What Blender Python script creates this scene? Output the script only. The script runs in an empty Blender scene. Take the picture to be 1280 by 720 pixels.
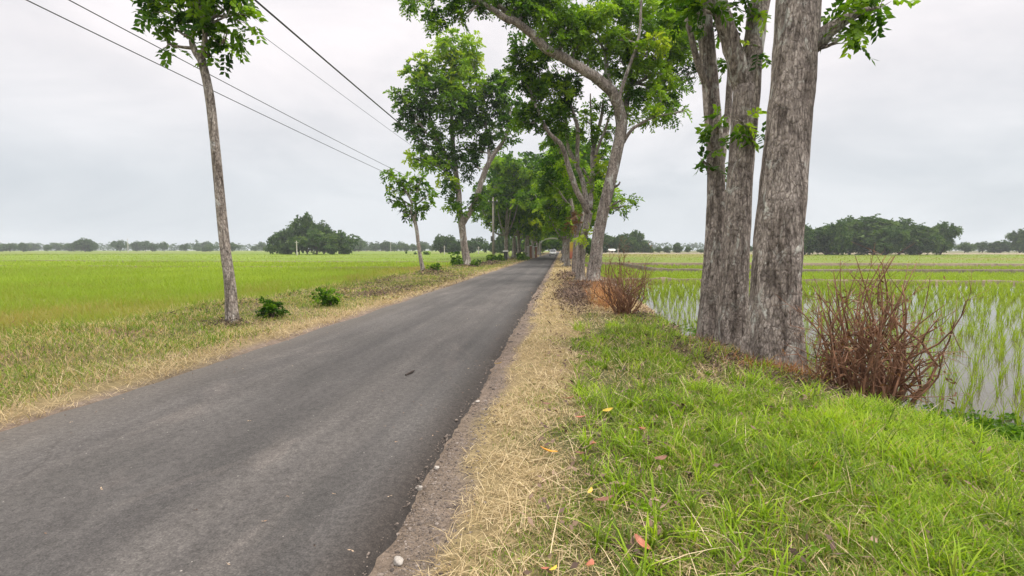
import bpy, bmesh, math, random
import numpy as np
from mathutils import Vector, Matrix
rng = np.random.default_rng(7)
random.seed(7)
S = bpy.context.scene
COL = S.collection
R = math.radians

# ------------------------------------------------------------------ camera
CAMH, F = 1.6, 600.0
pitch = math.atan(48 / 600.0)
yaw = math.atan(61 / 600.0 * math.cos(pitch))
cam_d = bpy.data.cameras.new('camera')
cam = bpy.data.objects.new('camera', cam_d); COL.objects.link(cam)
cam_d.sensor_width = 36; cam_d.lens = F / 1280 * 36
cam_d.clip_start = 0.05; cam_d.clip_end = 6000
cam.location = (0, 0, CAMH); cam.rotation_euler = (math.pi / 2 - pitch, 0, yaw)
S.camera = cam
RM = np.array(cam.rotation_euler.to_matrix())
CP = np.array([0, 0, CAMH])

def at(px, py, d):                       # point seen at a pixel of the 1280x720 frame, d metres along the view axis
    return CP + RM @ np.array([(px - 640) / F * d, -(py - 360) / F * d, -d])
def gp(px, py, z=0.0):                   # ground point seen at a pixel
    v = RM @ np.array([(px - 640) / F, -(py - 360) / F, -1.0])
    return CP + v * ((z - CAMH) / v[2])
def dep(p):                              # depth of a world point along the view axis
    return -float((RM.T @ (np.asarray(p) - CP))[2])

# ------------------------------------------------------------------ materials
def new_mat(name):
    m = bpy.data.materials.new(name); m.use_nodes = True
    nt = m.node_tree; b = nt.nodes['Principled BSDF']
    return m, nt, b
def N(nt, t, **k):
    n = nt.nodes.new(t)
    for a, v in k.items():
        if a in n.inputs: n.inputs[a].default_value = v
        else: setattr(n, a, v)
    return n
def ramp(nt, stops, src=None):
    r = nt.nodes.new('ShaderNodeValToRGB')
    e = r.color_ramp.elements
    while len(e) < len(stops): e.new(0.5)
    for el, (p, c) in zip(e, stops):
        el.position = p; el.color = (*c, 1)
    if src is not None: nt.links.new(src, r.inputs[0])
    return r
def noise(nt, scale, detail=4, rough=0.6, vec=None, dist=0.0):
    n = N(nt, 'ShaderNodeTexNoise'); n.inputs['Scale'].default_value = scale
    n.inputs['Detail'].default_value = detail; n.inputs['Roughness'].default_value = rough
    n.inputs['Distortion'].default_value = dist
    if vec is not None: nt.links.new(vec, n.inputs['Vector'])
    return n
def coords(nt, kind='Object', scale=(1, 1, 1)):
    tc = N(nt, 'ShaderNodeTexCoord'); mp = N(nt, 'ShaderNodeMapping')
    mp.inputs['Scale'].default_value = scale
    nt.links.new(tc.outputs[kind], mp.inputs['Vector'])
    return mp.outputs[0]
def mixc(nt, fac, a, b, mode='MIX'):
    m = nt.nodes.new('ShaderNodeMix'); m.data_type = 'RGBA'; m.blend_type = mode
    for sock, v in ((m.inputs[0], fac), (m.inputs[6], a), (m.inputs[7], b)):
        if hasattr(v, 'is_linked'): nt.links.new(v, sock)
        elif isinstance(v, (int, float)): sock.default_value = v
        else: sock.default_value = (*v, 1)
    return m.outputs[2]
def bump(nt, b, h, strength=0.5, dist=0.02):
    n = N(nt, 'ShaderNodeBump'); n.inputs['Strength'].default_value = strength; n.inputs['Distance'].default_value = dist
    nt.links.new(h, n.inputs['Height']); nt.links.new(n.outputs[0], b.inputs['Normal'])
    return n
def plain(name, c, rough=0.6, var=0.15, scale=6, metal=0):
    m, nt, b = new_mat(name)
    n = noise(nt, scale, 5, 0.65, coords(nt))
    r = ramp(nt, [(0.3, [x * (1 - var) for x in c]), (0.7, [min(1, x * (1 + var)) for x in c])], n.outputs[0])
    nt.links.new(r.outputs[0], b.inputs['Base Color'])
    b.inputs['Roughness'].default_value = rough; b.inputs['Metallic'].default_value = metal
    return m
def tinted(name, stops, transl=0.35, rough=0.5, spec=0.3, tmul=1.3):
    """leaf / blade material: colour from the per-blade 'tint' attribute, light passes through"""
    m, nt, b = new_mat(name)
    at_ = N(nt, 'ShaderNodeAttribute'); at_.attribute_name = 'tint'
    r = ramp(nt, stops, at_.outputs['Fac'])
    nt.links.new(r.outputs[0], b.inputs['Base Color'])
    b.inputs['Roughness'].default_value = rough
    b.inputs['Specular IOR Level'].default_value = spec
    if transl:
        t = N(nt, 'ShaderNodeBsdfTranslucent')
        mul = mixc(nt, 1.0, r.outputs[0], (tmul, tmul * 1.05, tmul * 0.45), 'MULTIPLY')
        nt.links.new(mul, t.inputs[0])
        mx = N(nt, 'ShaderNodeMixShader'); mx.inputs[0].default_value = transl
        nt.links.new(b.outputs[0], mx.inputs[1]); nt.links.new(t.outputs[0], mx.inputs[2])
        nt.links.new(mx.outputs[0], nt.nodes['Material Output'].inputs[0])
    return m

LEAF = tinted('leaf_green', [(0.0, (0.014, 0.042, 0.003)), (0.3, (0.034, 0.092, 0.006)), (0.5, (0.098, 0.195, 0.010)), (0.7, (0.19, 0.315, 0.015)), (0.9, (0.30, 0.42, 0.025)), (1.0, (0.40, 0.48, 0.03))], 0.38, 0.55, 0.10, 1.5)
LEAF_FAR = tinted('leaf_far', [(0.0, (0.020, 0.050, 0.012)), (0.5, (0.055, 0.11, 0.025)), (1.0, (0.13, 0.19, 0.04))], 0.3, .6, .1)
LEAF_DEAD = tinted('leaf_dead', [(0.0, (0.06, 0.03, 0.016)), (0.5, (0.16, 0.075, 0.03)), (1.0, (0.30, 0.15, 0.06))], 0.2)
GRASS = tinted('grass_blade', [(0.0, (0.42, 0.30, 0.15)), (0.2, (0.52, 0.41, 0.22)), (0.32, (0.21, 0.22, 0.06)), (0.5, (0.085, 0.145, 0.014)), (0.75, (0.20, 0.32, 0.014)), (1.0, (0.37, 0.49, 0.035))], 0.38, .5, .2)
STRAW = tinted('straw_blade', [(0.0, (0.17, 0.10, 0.055)), (0.35, (0.32, 0.23, 0.12)), (0.7, (0.50, 0.39, 0.225)), (1.0, (0.66, 0.54, 0.36))], 0.2, .6, .15)
RICE = tinted('rice_blade', [(0.0, (0.34, 0.26, 0.10)), (0.3, (0.27, 0.27, 0.06)), (0.6, (0.21, 0.30, 0.025)), (1.0, (0.33, 0.41, 0.05))], 0.4, .5, .15)
DEBRIS = tinted('litter', [(0.0, (0.03, 0.021, 0.018)), (0.35, (0.09, 0.058, 0.045)), (0.7, (0.22, 0.145, 0.10)), (1.0, (0.48, 0.36, 0.25))], 0.0, 0.8)
RUSTY = tinted('rusty_grass', [(0.0, (0.16, 0.06, 0.025)), (0.5, (0.34, 0.14, 0.05)), (1.0, (0.50, 0.28, 0.11))], 0.25)

def bark_mat(name, lo, mid, hi, sx=9, sz=2.2):
    m, nt, b = new_mat(name)
    v = coords(nt, 'Object', (sx, sx, sz))
    n1 = noise(nt, 1.0, 7, 0.7, v, 0.6)
    n2 = noise(nt, 1.3, 3, 0.5, coords(nt, 'Object', (1, 1, 0.6)))
    vo = N(nt, 'ShaderNodeTexVoronoi'); vo.feature = 'DISTANCE_TO_EDGE'; vo.inputs['Scale'].default_value = 1.0
    v2 = coords(nt, 'Object', (sx * 2.6, sx * 2.6, sz * 3.4)); nv = noise(nt, 1.5, 4, .7, v2)
    nt.links.new(mixc(nt, 0.35, v2, nv.outputs['Color'], 'ADD'), vo.inputs['Vector'])
    nf = noise(nt, 13, 7, .78, coords(nt, 'Object', (1, 1, .8)))
    r = ramp(nt, [(0.25, lo), (0.5, mid), (0.75, hi)], n1.outputs[0])
    lich = ramp(nt, [(0.50, (0, 0, 0)), (0.62, (1, 1, 1))], n2.outputs[0])
    c = mixc(nt, lich.outputs[0], r.outputs[0], mixc(nt, 0.5, r.outputs[0], [min(1, x * 1.25) for x in hi]))
    crack = ramp(nt, [(0.0, (0.42, 0.40, 0.39)), (0.2, (1, 1, 1))], vo.outputs[0])
    c = mixc(nt, 0.55, c, crack.outputs[0], 'MULTIPLY')
    c = mixc(nt, 0.9, c, ramp(nt, [(.36, (.34, .32, .31)), (.5, (.95, .95, .95)), (.64, (1.35, 1.34, 1.33))], nf.outputs[0]).outputs[0], 'MULTIPLY')
    nl = noise(nt, 3.2, 6, .7, coords(nt, 'Object', (1, 1, .55)), .8); nst_ = noise(nt, 1.1, 5, .6, coords(nt, 'Object', (2.2, 2.2, .35)), .5)
    c = mixc(nt, ramp(nt, [(.56, (0, 0, 0)), (.62, (.75, .75, .75))], nl.outputs[0]).outputs[0], c, [min(.62, x * 1.35) for x in (hi[0], hi[1] * 1.03, hi[2] * .98)])
    c = mixc(nt, .8, c, ramp(nt, [(.36, (.52, .49, .47)), (.5, (1, 1, 1)), (.66, (1.15, 1.14, 1.13))], nst_.outputs[0]).outputs[0], 'MULTIPLY')
    fs = noise(nt, 1.0, 5, .6, coords(nt, 'Object', (17, 17, 1.6)), .4)
    fis = ramp(nt, [(.40, (.32, .3, .29)), (.47, (1, 1, 1))], fs.outputs[0]); c = mixc(nt, .6, c, fis.outputs[0], 'MULTIPLY')
    nt.links.new(c, b.inputs['Base Color']); b.inputs['Roughness'].default_value = 0.92
    b.inputs['Specular IOR Level'].default_value = 0.15
    h = N(nt, 'ShaderNodeMath', operation='ADD'); nt.links.new(nf.outputs[0], h.inputs[0]); nt.links.new(crack.outputs[0], h.inputs[1])
    h2 = N(nt, 'ShaderNodeMath', operation='ADD'); h3 = N(nt, 'ShaderNodeMath', operation='ADD'); nt.links.new(h.outputs[0], h3.inputs[0]); nt.links.new(fis.outputs[0], h3.inputs[1]); nt.links.new(h3.outputs[0], h2.inputs[0]); nt.links.new(n1.outputs[0], h2.inputs[1])
    bump(nt, b, h2.outputs[0], .85, 0.03)
    return m
BARK = bark_mat('bark_grey', (0.19, 0.16, 0.14), (0.37, 0.32, 0.285), (0.54, 0.475, 0.43))
BARK_PALE = bark_mat('bark_pale', (0.22, 0.185, 0.16), (0.40, 0.35, 0.31), (0.56, 0.51, 0.46))
BARK_DARK = bark_mat('bark_dark', (0.07, 0.055, 0.04), (0.13, 0.10, 0.08), (0.2, 0.16, 0.13))

# ------------------------------------------------------------------ mesh helpers
def link(name, me, mat=None, parent=None):
    o = bpy.data.objects.new(name, me); COL.objects.link(o)
    if mat is not None and me is not None: me.materials.append(mat)
    if parent is not None: o.parent = parent
    return o
def tag(o, label=None, cat=None, group=None, kind=None):
    if label: o['label'] = label
    if cat: o['category'] = cat
    if group: o['group'] = group
    if kind: o['kind'] = kind
    return o
def thing(name, loc, label, cat, group=None, rz=0.0):
    o = link(name, None); o.location = [float(x) for x in loc]; o.rotation_euler = (0, 0, rz)
    return tag(o, label, cat, group)
def np_mesh(name, V, Q=None, T=None, tint=None, smooth=True, color=None):
    me = bpy.data.meshes.new(name)
    V = np.asarray(V, np.float32).reshape(-1, 3)
    nq = 0 if Q is None else len(Q); ntr = 0 if T is None else len(T)
    me.vertices.add(len(V)); me.vertices.foreach_set('co', V.ravel())
    li = []
    if nq: li.append(np.asarray(Q, np.int32).ravel())
    if ntr: li.append(np.asarray(T, np.int32).ravel())
    li = np.concatenate(li)
    me.loops.add(len(li)); me.loops.foreach_set('vertex_index', li)
    tot = np.concatenate([np.full(nq, 4, np.int32), np.full(ntr, 3, np.int32)])
    st = np.concatenate([[0], np.cumsum(tot)[:-1]]).astype(np.int32)
    me.polygons.add(nq + ntr); me.polygons.foreach_set('loop_start', st)
    me.polygons.foreach_set('loop_total', tot)
    me.polygons.foreach_set('use_smooth', np.full(nq + ntr, smooth))
    if tint is not None:
        a = me.attributes.new('tint', 'FLOAT', 'POINT'); a.data.foreach_set('value', np.clip(np.asarray(tint, np.float32), 0, 1))
    if color is not None:
        a = me.attributes.new('soil', 'FLOAT_COLOR', 'POINT')
        c4 = np.ones((len(V), 4), np.float32); c4[:, :3] = color
        a.data.foreach_set('color', c4.ravel())
    me.update(calc_edges=True)
    return me

class MB:                                   # collects solid pieces into one mesh
    def __init__(s): s.V = []; s.F = []
    def tube(s, pts, rad, n=8, rough=0.0, cap=True, flare=0.0):
        pts = [np.asarray(p, float) for p in pts]; k = len(pts)
        base = len(s.V); up = np.array([0.3, 0.9, 0.1])
        for i in range(k):
            t = pts[min(i + 1, k - 1)] - pts[max(i - 1, 0)]; t /= (np.linalg.norm(t) + 1e-9)
            a = np.cross(t, up); a /= (np.linalg.norm(a) + 1e-9); b = np.cross(a, t); up = b * 1.0
            up = np.cross(t, a) * -1
            up = b
            for j in range(n):
                th = 2 * math.pi * j / n
                r = rad[i] * (1 + rough * (random.random() - 0.5) * 2)
                if flare: r *= 1 + .05 * math.sin(3 * th + pts[i][2] * 1.1) + flare * math.exp(-max(pts[i][2] - pts[0][2] - .1, 0) / (3.2 * rad[min(i + 2, k - 1)])) * (.5 + .5 * math.sin(5 * th + 1.0 + .7 * math.sin(2 * th)))
                s.V.append(pts[i] + (a * math.cos(th) + b * math.sin(th)) * r)
        for i in range(k - 1):
            for j in range(n):
                p, q = base + i * n + j, base + i * n + (j + 1) % n
                s.F.append((p, q, q + n, p + n))
        if cap:
            s.F.append(tuple(base + j for j in range(n - 1, -1, -1)))
            s.F.append(tuple(base + (k - 1) * n + j for j in range(n)))
        return s
    def box(s, c, d, rz=0.0, taper=1.0):
        b = len(s.V); cz, sz = math.cos(rz), math.sin(rz)
        for z in (-1, 1):
            k = taper if z > 0 else 1.0
            for x, y in ((-1, -1), (1, -1), (1, 1), (-1, 1)):
                X, Y = x * d[0] / 2 * k, y * d[1] / 2 * k
                s.V.append(np.array([c[0] + X * cz - Y * sz, c[1] + X * sz + Y * cz, c[2] + z * d[2] / 2]))
        for f in ((3, 2, 1, 0), (4, 5, 6, 7), (0, 1, 5, 4), (1, 2, 6, 5), (2, 3, 7, 6), (3, 0, 4, 7)):
            s.F.append(tuple(b + i for i in f))
        return s
    def prism(s, prof, x0, x1):             # profile in (y, z), extruded along x
        b = len(s.V); n = len(prof)
        for x in (x0, x1):
            for y, z in prof: s.V.append(np.array([x, y, z]))
        s.F.append(tuple(range(b, b + n))); s.F.append(tuple(range(b + 2 * n - 1, b + n - 1, -1)))
        for i in range(n):
            j = (i + 1) % n
            s.F.append((b + j, b + i, b + n + i, b + n + j))
        return s
    def build(s, name, mat, parent=None, bevel=0.0, smooth=False):
        me = bpy.data.meshes.new(name)
        me.from_pydata([tuple(map(float, v)) for v in s.V], [], s.F)
        bm = bmesh.new(); bm.from_mesh(me)
        if bevel: bmesh.ops.bevel(bm, geom=bm.edges[:], offset=bevel, segments=2, affect='EDGES')
        bmesh.ops.recalc_face_normals(bm, faces=bm.faces[:])
        bm.to_mesh(me); bm.free()
        if smooth: me.polygons.foreach_set('use_smooth', [True] * len(me.polygons))
        return link(name, me, mat, parent)

def smooth_path(pts, rad, sub=4):
    """Catmull-Rom through the points, with a little wander"""
    P = [np.asarray(p, float) for p in pts]; out, ro = [], []
    for i in range(len(P) - 1):
        p0, p1, p2, p3 = P[max(i - 1, 0)], P[i], P[i + 1], P[min(i + 2, len(P) - 1)]
        for k in range(sub):
            t = k / sub
            q = 0.5 * ((2 * p1) + (-p0 + p2) * t + (2 * p0 - 5 * p1 + 4 * p2 - p3) * t * t + (-p0 + 3 * p1 - 3 * p2 + p3) * t ** 3)
            out.append(q); ro.append(rad[i] * (1 - t) + rad[i + 1] * t)
    out.append(P[-1]); ro.append(rad[-1])
    return out, ro

def unit(a): return a / (np.linalg.norm(a, axis=-1, keepdims=True) + 1e-9)

def sprigs(C, D, length, n_pair, leaf_l, leaf_w, tint, droop=0.35):
    """pinnate leaves: C (S,3) roots, D (S,3) directions; returns verts, quads, tint"""
    Sn = len(C); D = unit(D)
    side = unit(np.cross(D, rng.normal(size=(Sn, 3)) * 0.5 + [0, 0, 1.0]))
    nrm = np.cross(side, D)
    Ls = length * rng.uniform(0.7, 1.25, Sn)
    Vs, Ts = [], []
    for k in range(n_pair):
        t = (k + 0.7) / n_pair
        for sg in (-1, 1):
            p = C + D * (Ls * t)[:, None] - np.array([0, 0, 1]) * (droop * Ls * t * t)[:, None]
            ld = unit(side * sg + D * 0.55 + rng.normal(size=(Sn, 3)) * 0.22 - np.array([0, 0, 0.35]))
            lw = unit(np.cross(ld, nrm + rng.normal(size=(Sn, 3)) * 0.45))
            ll = (leaf_l * rng.uniform(0.7, 1.2, Sn))[:, None]; ww = (leaf_w * rng.uniform(0.8, 1.2, Sn))[:, None]
            q = np.stack([p, p + ld * ll * 0.45 + lw * ww, p + ld * ll, p + ld * ll * 0.45 - lw * ww], 1)
            Vs.append(q); Ts.append(np.repeat((tint + rng.normal(size=Sn) * 0.05)[:, None], 4, 1))
    V = np.concatenate(Vs).reshape(-1, 3); T = np.concatenate(Ts).ravel()
    Q = np.arange(len(V)).reshape(-1, 4)
    return V, Q, T

def blades(P, H, W, lean, tint, curl=0.5, az=None):
    """grass blades: two quads and a tip each"""
    n = len(P)
    if az is None: az = rng.uniform(0, 2 * math.pi, n)
    d = np.stack([np.cos(az), np.sin(az), np.zeros(n)], 1)
    tw = az + math.pi / 2 + rng.normal(size=n) * 0.5
    s = np.stack([np.cos(tw), np.sin(tw), np.zeros(n)], 1) * (W / 2)[:, None]
    up = np.array([0, 0, 1.0])
    ang = lean[:, None]
    a1 = ang; a2 = ang + curl * rng.uniform(0.3, 1.2, n)[:, None]; a3 = a2 + curl * rng.uniform(0.2, 1.0, n)[:, None]
    h = H[:, None] / 3
    p1 = P + (d * np.sin(a1) + up * np.cos(a1)) * h
    p2 = p1 + (d * np.sin(a2) + up * np.cos(a2)) * h
    p3 = p2 + (d * np.sin(a3) + up * np.cos(a3)) * h
    V = np.stack([P - s, P + s, p1 + s * 0.9, p1 - s * 0.9, p2 + s * 0.6, p2 - s * 0.6, p3], 1).reshape(-1, 3)
    b = np.arange(n)[:, None] * 7
    Q = np.concatenate([b + [0, 1, 2, 3], b + [3, 2, 4, 5]]); T = b + [5, 4, 6]
    return V, Q, T, np.repeat(tint, 7)
def join(parts):
    Vs, Qs, Ts, Ks = [], [], [], []; off = 0
    for V, Q, T, K in parts:
        Vs.append(V); Ks.append(K)
        if Q is not None and len(Q): Qs.append(Q + off)
        if T is not None and len(T): Ts.append(T + off)
        off += len(V)
    return np.concatenate(Vs), (np.concatenate(Qs) if Qs else None), (np.concatenate(Ts) if Ts else None), np.concatenate(Ks)

_ph = np.random.default_rng(3).uniform(0, 6.28, (40, 3))
def nz(X, Y, s, k=0):                       # cheap smooth noise, about -1..1
    v = 0
    for i in range(6):
        a = 2.4 * i + k * 1.7 + 0.5; f = s * (0.7 + 0.35 * i)
        v = v + np.sin(X * f * math.cos(a) + Y * f * math.sin(a) + _ph[(i + 6 * k) % 40, 0] + 1.3 * np.sin(X * f * 0.43 * math.sin(a) - Y * f * 0.37 + _ph[(i + 3 * k) % 40, 1]))
    return v / 3.2
def sst(x): x = np.clip(x, 0, 1); return x * x * (3 - 2 * x)

# ------------------------------------------------------------------ terrain
XR, XL = -0.93, -4.9                        # asphalt edges
XF = -9.7                                   # left field edge
def bank(Y): return np.interp(Y, [0, 2, 3.9, 6, 9.4, 14, 300], [4.7, 4.4, 3.8, 3.25, 2.3, 2.45, 2.6])
def terrain(X, Y):
    X = np.asarray(X, float); Y = np.asarray(Y, float)
    zr = -0.055 + 0.06 * sst((X - XR) / 0.45) + 0.022 * nz(X, Y, 2.3, 1) * sst((X + 0.7) / 0.5) + 0.04 * nz(X, Y, 0.8, 2) * sst((X - 0.1) / 0.8)
    d = X - bank(Y) + 0.10 * nz(X, Y, 1.9, 3)
    zr = zr - 0.06 * sst((d + 0.9) / 0.9) - 0.52 * sst(d / 0.55)
    zl = -0.03 + 0.05 * sst((XL - X) / 0.4) + 0.05 * nz(X, Y, 1.6, 1) * sst((XL - X) / 1.2) + (0.10 + 0.09 * nz(X, Y, 0.7, 4)) * np.exp(-((X + 8.2) / 1.0) ** 2)
    zl = zl - 0.42 * sst((XF + 0.5 - X) / 0.7)
    return np.where(X > XR, zr, np.where(X < XL, zl, -0.06))

def grid_axis(segs):
    a = []
    for x0, x1, st in segs: a.append(np.arange(x0, x1, st))
    return np.concatenate(a + [[segs[-1][1]]])
gx = grid_axis([(-1150, -300, 85), (-300, -60, 16), (-60, -14, 2.0), (-14, -4.9, 0.16), (-4.9, -0.93, 0.6), (-0.93, 6.0, 0.07), (6.0, 14, 0.4), (14, 60, 3), (60, 300, 16), (300, 1150, 85)])
gy = grid_axis([(-60, -2, 4), (-2, 1.5, 0.4), (1.5, 12, 0.07), (12, 30, 0.22), (30, 80, 1.0), (80, 300, 8), (300, 1150, 85)])
GX, GY = np.meshgrid(gx, gy, indexing='xy')
GZ = terrain(GX, GY)
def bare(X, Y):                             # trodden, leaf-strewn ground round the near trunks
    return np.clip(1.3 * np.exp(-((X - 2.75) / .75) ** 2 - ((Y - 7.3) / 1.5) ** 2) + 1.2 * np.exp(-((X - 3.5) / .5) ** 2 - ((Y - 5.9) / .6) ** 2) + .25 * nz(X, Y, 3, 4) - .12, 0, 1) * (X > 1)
def soil_col(X, Y):
    n1, n2 = nz(X, Y, 2.1, 5), nz(X, Y, 0.55, 6)
    c = lambda *v: np.array(v)
    def mix(a, b, t): return a * (1 - t[..., None]) + b * t[..., None]
    gravel, straw, earth, green, mud = c(.19, .15, .13), c(.255, .20, .115), c(.15, .10, .075), c(.085, .085, .04), c(.12, .12, .05)
    col = np.broadcast_to(gravel, X.shape + (3,)).copy()
    col = mix(col, straw, sst((X + 0.75 + 0.12 * n1) / 0.16) * (X > XR))
    col = mix(col, green, sst((X + 0.22 + 0.35 * n1 + 0.25 * n2) / 0.8) * sst((13.5 - Y + 1.5 * n1) / 2.5) * (X > XR))
    col = mix(col, earth, sst((X - bank(Y) + 0.35 + .1 * n1) / 0.25) * (X > XR))
    col = mix(col, mud, sst((X - bank(Y) - 0.9) / 0.4) * (X > XR))
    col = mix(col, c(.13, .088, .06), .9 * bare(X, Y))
    L = X < XL
    col = mix(col, straw * 0.95, sst((XL - 0.12 - X + 0.08 * n1) / 0.2) * L)
    col = mix(col, c(.17, .145, .07), sst((XL - .45 - X + .35 * n1) / .7) * L)
    col = mix(col, mix(np.broadcast_to(green * 1.3, col.shape), np.broadcast_to(earth * 1.4, col.shape), sst((n2 + .4) / .8)), sst((XL - 1.6 - X + 0.8 * n1) / 1.3) * L * 0.8)
    col = mix(col, c(.20, .22, .06), sst((XF - X) / 0.6) * L)
    return col
nX, nY = len(gx), len(gy)
idx = np.arange(nX * nY).reshape(nY, nX)
GQ = np.stack([idx[:-1, :-1], idx[:-1, 1:], idx[1:, 1:], idx[1:, :-1]], -1).reshape(-1, 4)
gm, nt, b = new_mat('ground_soil')
ca = N(nt, 'ShaderNodeAttribute'); ca.attribute_name = 'soil'
v = coords(nt)
n1 = noise(nt, 9, 8, 0.75, v); n2 = noise(nt, 70, 4, 0.7, v); n3 = noise(nt, 0.25, 5, 0.6, v)
c1 = mixc(nt, 0.9, ca.outputs['Color'], ramp(nt, [(0.3, (.55, .52, .48)), (0.7, (1.45, 1.42, 1.36))], n1.outputs[0]).outputs[0], 'MULTIPLY')
c1 = mixc(nt, 0.8, c1, ramp(nt, [(0.3, (.6, .6, .6)), (0.7, (1.4, 1.4, 1.4))], n2.outputs[0]).outputs[0], 'MULTIPLY')
c1 = mixc(nt, 0.6, c1, ramp(nt, [(0.35, (.75, .8, .7)), (0.65, (1.2, 1.15, 1.1))], n3.outputs[0]).outputs[0], 'MULTIPLY')
nt.links.new(c1, b.inputs['Base Color']); b.inputs['Roughness'].default_value = 0.95; b.inputs['Specular IOR Level'].default_value = 0.15
ad = N(nt, 'ShaderNodeMath', operation='ADD'); nt.links.new(n1.outputs[0], ad.inputs[0]); nt.links.new(n2.outputs[0], ad.inputs[1])
bump(nt, b, ad.outputs[0], 0.7, 0.03)
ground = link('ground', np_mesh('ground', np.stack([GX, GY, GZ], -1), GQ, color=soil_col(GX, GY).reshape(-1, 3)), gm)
tag(ground, 'flat earth of verges and fields', 'ground', kind='structure')

# ------------------------------------------------------------------ road
ry = grid_axis([(-40, 1, 1.0), (1, 16, 0.06), (16, 60, 0.5), (60, 330, 6)])
us = np.array([0, .006, .02, .05, .1, .2, .3, .4, .5, .6, .7, .8, .88, .93, .955, .97, .985, 1.0])
el = XL + 0.05 * nz(ry, ry * .3, 1.1, 1) + 0.02 * nz(ry, 0, 6, 2)
er = XR + 0.035 * nz(ry, ry * .2, 1.3, 3) + 0.022 * nz(ry, 0, 7.5, 4) + 0.012 * nz(ry, 0, 21, 5)
RX = el[:, None] * (1 - us) + er[:, None] * us
RY = np.repeat(ry[:, None], len(us), 1)
RZ = 0.0 + 0.02 * (1 - ((us - .5) * 2) ** 2)[None, :] + 0.0008 * nz(RX, RY, 3, 6)
drop = np.interp(us, [0, .006, .02, .955, .97, .985, 1.0], [.055, .01, 0, 0, .006, .022, .075])
RZ = RZ - drop[None, :]
ni, nj = RX.shape; idx = np.arange(ni * nj).reshape(ni, nj)
RQ = np.stack([idx[:-1, :-1], idx[:-1, 1:], idx[1:, 1:], idx[1:, :-1]], -1).reshape(-1, 4)
rm, nt, b = new_mat('asphalt')
v = coords(nt); vs = coords(nt, 'Object', (1.0, 0.02, 1))
nA = noise(nt, 1.6, 6, 0.65, coords(nt, 'Object', (1, .25, 1))); nB = noise(nt, 95, 4, 0.75, v); nC = noise(nt, 2.2, 5, 0.6, vs); nD = noise(nt, 26, 5, 0.7, v)
base = ramp(nt, [(0.3, (.049, .046, .044)), (0.5, (.065, .060, .058)), (0.72, (.085, .079, .076))], nA.outputs[0])
c = mixc(nt, 0.8, base.outputs[0], ramp(nt, [(0.35, (.78, .78, .79)), (0.65, (1.22, 1.21, 1.19))], nC.outputs[0]).outputs[0], 'MULTIPLY')
c = mixc(nt, 0.9, c, ramp(nt, [(0.3, (.45, .45, .45)), (0.5, (1, 1, 1)), (0.70, (1.75, 1.74, 1.7))], nB.outputs[0]).outputs[0], 'MULTIPLY')
c = mixc(nt, 0.7, c, ramp(nt, [(0.34, (.58, .57, .56)), (0.5, (1, 1, 1)), (0.66, (1.38, 1.37, 1.35))], nD.outputs[0]).outputs[0], 'MULTIPLY')
vo = N(nt, 'ShaderNodeTexVoronoi'); vo.inputs['Scale'].default_value = 21; nt.links.new(v, vo.inputs['Vector'])
sp = N(nt, 'ShaderNodeMath', operation='LESS_THAN'); nt.links.new(vo.outputs['Distance'], sp.inputs[0]); sp.inputs[1].default_value = 0.11
wn = N(nt, 'ShaderNodeSeparateColor'); nt.links.new(vo.outputs['Color'], wn.inputs[0])
ch = N(nt, 'ShaderNodeMath', operation='GREATER_THAN'); nt.links.new(wn.outputs[0], ch.inputs[0]); ch.inputs[1].default_value = 0.95
sm = N(nt, 'ShaderNodeMath', operation='MULTIPLY'); nt.links.new(sp.outputs[0], sm.inputs[0]); nt.links.new(ch.outputs[0], sm.inputs[1])
c = mixc(nt, sm.outputs[0], c, (.26, .24, .22))
vc = N(nt, 'ShaderNodeTexVoronoi'); vc.feature = 'DISTANCE_TO_EDGE'; vc.inputs['Scale'].default_value = .8
nw = noise(nt, 3.2, 6, .7, v); nt.links.new(mixc(nt, .22, v, nw.outputs['Color']), vc.inputs['Vector'])
ck = ramp(nt, [(0, (1, 1, 1)), (.008, (0, 0, 0))], vc.outputs['Distance']); cm_ = ramp(nt, [(.53, (0, 0, 0)), (.63, (.55, .55, .55))], noise(nt, .55, 3, .5, v).outputs[0])
c = mixc(nt, mixc(nt, 1.0, ck.outputs[0], cm_.outputs[0], 'MULTIPLY'), c, (.025, .022, .02))
pt = ramp(nt, [(.60, (0, 0, 0)), (.66, (.55, .55, .55))], noise(nt, 1.1, 4, .55, coords(nt, 'Object', (1, .45, 1)), .8).outputs[0])
c = mixc(nt, pt.outputs[0], c, mixc(nt, 1.0, c, (1.45, 1.4, 1.36), 'MULTIPLY'))   # scuffed, dusty patches
wx = N(nt, 'ShaderNodeSeparateXYZ'); nt.links.new(mixc(nt, .06, v, nC.outputs['Color'], 'ADD'), wx.inputs[0])
for xc in (-2.0, -3.75):                                        # worn, polished wheel tracks
    q = N(nt, 'ShaderNodeMapRange'); q.interpolation_type = 'SMOOTHSTEP'; ab = N(nt, 'ShaderNodeMath', operation='ABSOLUTE'); su = N(nt, 'ShaderNodeMath', operation='ADD'); su.inputs[1].default_value = -xc
    nt.links.new(wx.outputs[0], su.inputs[0]); nt.links.new(su.outputs[0], ab.inputs[0]); nt.links.new(ab.outputs[0], q.inputs[0])
    q.inputs[1].default_value = .15; q.inputs[2].default_value = .55; q.inputs[3].default_value = .6; q.inputs[4].default_value = 0
    c = mixc(nt, q.outputs[0], c, mixc(nt, 1.0, c, (1.28, 1.26, 1.24), 'MULTIPLY'))
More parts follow.
